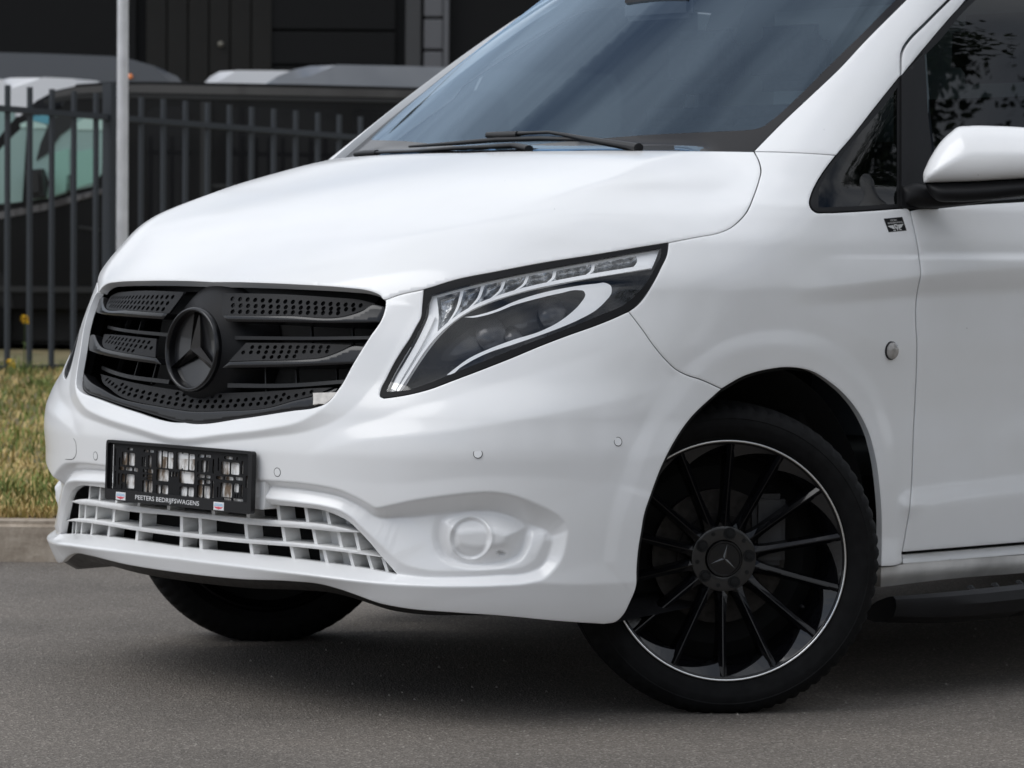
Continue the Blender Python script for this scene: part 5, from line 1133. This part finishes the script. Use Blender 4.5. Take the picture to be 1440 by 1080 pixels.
# orange marker lamp on the slate van
ob = Vector(at(181.5, 35.9, zpx(113, 35.9)))
ml_ = [o for o in bpy.data.objects if o.get('label', '').startswith('dark blue-grey')][0]
V, Fc = lathe([(.028, 0), (.030, .02), (.024, .045), (.0001, .055)], 16, Vector(((181.5-40)/FPX*36, -.02, zpx(116, 36)-.03)), Vector((0, 0, 1)), Vector((1, 0, 0)), Vector((0, 1, 0)))
mesh_obj('marker_lamp', V, Fc, mat('amber_lens', (.85, .22, .03), rough=.25, coat=1), ml_)
# ------------------------------------------------------------------ dark workshop building behind
DW = 47.
hall = thing('industrial_building', 'dark clad industrial hall behind the parked vans', 'building', tuple(loc(0, DW, .0)), ang)
CL1 = mat('cladding_dark', (.016, .0152, .0135), rough=.65, var=.12, vscale=1.5, spec=.2); CL2 = mat('cladding_black', (.008, .008, .008), rough=.6, spec=.15); CLG = mat('cladding_grey', (.11, .11, .115), rough=.55)
bm_obj('wall', boxm(-70, 60, .12, 14, 0, 8.2), CL2, hall)
pm = None; x = -13.0
while x < 9.0:
    px = 720+x*FPX/DW
    if 200 < px < 362:
        w = .30
        if pm is None: o = bm_obj('cladding_panel', boxm(0, .285, 0, .11, 0, 8.1, .012, 1), CL1, hall); pm = o.data
        else: o = bpy.data.objects.new('cladding_panel', pm); COL.objects.link(o); o.parent = hall
        o.location = (x, 0, 0); x += .30
    else: x += .05
bm_obj('roller_door', boxm(-13.6, -5.4, .02, .12, 0, 7.6, .01), CL2, hall)
for k in range(14): bm_obj('door_panel', boxm(-3.55, -1.7, .03, .13, .05+k*.5, .52+k*.5, .015, 1), CL2, hall)
for k in range(16): bm_obj('louvre', boxm(-1.30, -1.02, .0, .10, .1+k*.46, .53+k*.46, .02, 1), CLG, hall)
bm_obj('door_frame', boxm(-1.02, -.94, -.02, .12, 0, 7.6, .01), CLG, hall); bm_obj('pillar', boxm(-1.56, -1.34, -.01, .12, 0, 7.8, .01), mat('cladding_mid', (.045, .045, .045), rough=.6), hall)
V, Fc = lathe([(.03, 0), (.042, .02), (.038, .05), (.0001, .06)], 16, Vector(((308-720)/FPX*DW, .0, zpx(67, DW))), Vector((0, -1, 0)), Vector((0, 0, 1)), Vector((1, 0, 0))); mesh_obj('wall_lamp', V, Fc, mat('lamp_glass_pale', (.16, .15, .12), rough=.4), hall)
# yellow wild flowers at the fence foot
def flower(px, ytop, D, label):
    b = Vector(at(px, D, HB(0, D))); zt = zpx(ytop, D)
    o = thing('wild_flower', label, 'flower', tuple(b)); h = zt-b.z
    tube([(0, 0, 0), (.01, .005, h*.5), (0, 0, h)], .004, mat('stem_green', (.06, .09, .02), rough=.8), 'stem', o, 6)
    V = []; Fc = []
    for k in range(26):
        a = random.uniform(0, 6.28); e = random.uniform(-.6, 1.2); r = .022; c = Vector((math.cos(a)*math.cos(e)*r, math.sin(a)*math.cos(e)*r, h+math.sin(e)*r*1.3)); t1 = Vector((random.gauss(0, 1), random.gauss(0, 1), random.gauss(0, 1))).normalized()*.013; t2 = Vector((random.gauss(0, 1), random.gauss(0, 1), random.gauss(0, 1))).normalized()*.013
        i = len(V); V += [c-t1, c+t2, c+t1, c-t2]; Fc.append((i, i+1, i+2, i+3))
    mesh_obj('blossom', V, Fc, mat('petal_yellow', (.75, .48, .02), rough=.7), o, False)
    for k in range(3):
        V = []; a = k*2.1; zz = h*(.15+.2*k); V = [(0, 0, zz), (.04*math.cos(a)-.01*math.sin(a), .04*math.sin(a)+.01*math.cos(a), zz+.03), (.09*math.cos(a), .09*math.sin(a), zz+.02), (.04*math.cos(a)+.01*math.sin(a), .04*math.sin(a)-.01*math.cos(a), zz+.03)]
        mesh_obj('leaf', V, [(0, 1, 2, 3)], MATS['stem_green'], o, False)
flower(34.5, 456, 19.7, 'tall yellow wild flower standing against the second fence bar')
flower(14.5, 518, 19.6, 'low yellow wild flower at the foot of the fence, far left')
def weed(px, D, h, label):
    o = thing('weed_clump', label, 'plant', tuple(at(px, D, HB(0, D))))
    V = []; Fc = []
    for k in range(70):
        a = random.uniform(0, 6.28); r = random.uniform(.02, .16); hh = h*random.uniform(.4, 1); b = (random.gauss(0, .05), random.gauss(0, .05)); i = len(V); w = .008
        V += [(b[0]-w*math.sin(a), b[1]+w*math.cos(a), 0), (b[0]+w*math.sin(a), b[1]-w*math.cos(a), 0), (b[0]+r*math.cos(a), b[1]+r*math.sin(a), hh)]; Fc.append((i, i+1, i+2))
    mesh_obj('leaves', V, Fc, GRN, o, False)
weed(32, 19.5, .17, 'green weed clump at the fence foot, between the first two bars'); weed(55, 18.4, .10, 'low green weed tuft in the dry grass short of the fence')
# ------------------------------------------------------------------ across the road, behind the camera: trees mirrored in the van's glass; unseen hedge added to darken its side
LEAF = mat('leaf_green', (.045, .065, .022), rough=.75, var=.4, vscale=2); BARK = mat('bark', (.09, .07, .055), rough=.9, var=.3, vscale=12)
def tree(label, x, y, h, cr, nb, seed, lpc=70, ls=1.):
    rnd = random.Random(seed); o = thing('tree', label, 'tree', (x, y, 0), 0, 'trees across the road')
    V = []; Fc = []
    def limb(p, q, r0, r1):
        k = 7; t = (q-p).normalized(); a = t.cross(Vector((.3, .5, .1))).normalized(); b = t.cross(a); i0 = len(V)
        for c, r in ((p, r0), (q, r1)):
            for i in range(k): V.append(c+a*r*math.cos(6.283*i/k)+b*r*math.sin(6.283*i/k))
        for i in range(k): Fc.append((i0+i, i0+(i+1) % k, i0+k+(i+1) % k, i0+k+i))
    top = Vector((0, 0, h*.72)); limb(Vector((0, 0, -.1)), Vector((.05, .1, h*.35)), .17, .12); limb(Vector((.05, .1, h*.35)), top, .12, .04); cl = []
    for k in range(nb):
        a = rnd.uniform(0, 6.28); zf = rnd.uniform(.28, .98); rad = cr*math.sin(math.pi*min(1, (zf-.2)/.85))**.6*rnd.uniform(.55, 1.); s = Vector((0, 0, h*max(.25, zf-.22))); e = Vector((rad*math.cos(a), rad*math.sin(a), h*zf)); limb(s, e, .045, .012)
        for j in range(3): cl.append(s.lerp(e, rnd.uniform(.45, 1.05))+Vector((rnd.gauss(0, .2), rnd.gauss(0, .2), rnd.gauss(0, .2))))
    mesh_obj('trunk', V, Fc, BARK, o, True)
    V = []; Fc = []
    for c in cl:
        for k in range(lpc):
            g_ = .34 if lpc < 100 else .24; p = c+Vector((rnd.gauss(0, g_), rnd.gauss(0, g_), rnd.gauss(0, g_*.7))); u = Vector((rnd.gauss(0, 1), rnd.gauss(0, 1), rnd.gauss(0, 1))).normalized(); w = u.cross(Vector((rnd.gauss(0, 1), rnd.gauss(0, 1), rnd.gauss(0, 1)))).normalized(); L_ = rnd.uniform(.05, .10)*ls; i = len(V)
            V += [p-u*L_, p+w*L_*.5, p+u*L_, p-w*L_*.5]; Fc.append((i, i+1, i+2, i+3))
    mesh_obj('crown', V, Fc, LEAF, o, False)

for k, (x, y, h, cr) in enumerate(((-25, 15, 8.5, 3.2), (-10.6, 8.3, 9.0, 2.8), (-13.2, 7.2, 7.9, 2.8), (-6.5, 17, 10, 3.6), (-.5, 18, 8.8, 3.2), (5.5, 19.5, 9.6, 3.6), (12, 19, 8.6, 3.3), (18.5, 17.5, 9.2, 3.5))):
    tree('broad green tree across the road, number %d of the row counted along the kerb' % (k+1) if False else ['slender green tree across the road, far end of the row', 'tall green tree across the road beside the slender one', 'slim tree close to the road edge facing the van door', 'tallest tree across the road facing the van door', 'middling tree across the road opposite the van wheel', 'broad tall tree across the road opposite the van nose', 'low broad tree across the road ahead of the van', 'wide tree across the road, near end of the row'][k], x, y, h, cr, 34, 10+k, 700 if k in (1, 2) else 70, .52 if k in (1, 2) else 1.)
strip = mesh_obj('grass_strip', [(-60, 6.5, .01), (40, 6.5, .01), (40, 40, .01), (-60, 40, .01)], [(0, 1, 2, 3)], SOIL); strip['kind'] = 'structure'
hd = thing('hedge', 'unseen hedge added across the road to darken the van side', 'hedge', (-3, 21, 0))
V = []; Fc = []
for _ in range(16000):
    c = Vector((random.uniform(-26, 26), random.uniform(-.7, .7), random.uniform(0, 2.3))); u = Vector((random.gauss(0, 1), random.gauss(0, 1), random.gauss(0, 1))).normalized(); w = u.cross(Vector((.3, .2, .9))).normalized(); i = len(V); V += [c-u*.10, c+w*.06, c+u*.10, c-w*.06]; Fc.append((i, i+1, i+2, i+3))
mesh_obj('foliage', V, Fc, LEAF, hd, False); bm_obj('branches', boxm(-26, 26, -.45, .45, 0, 2.0), BARK, hd)
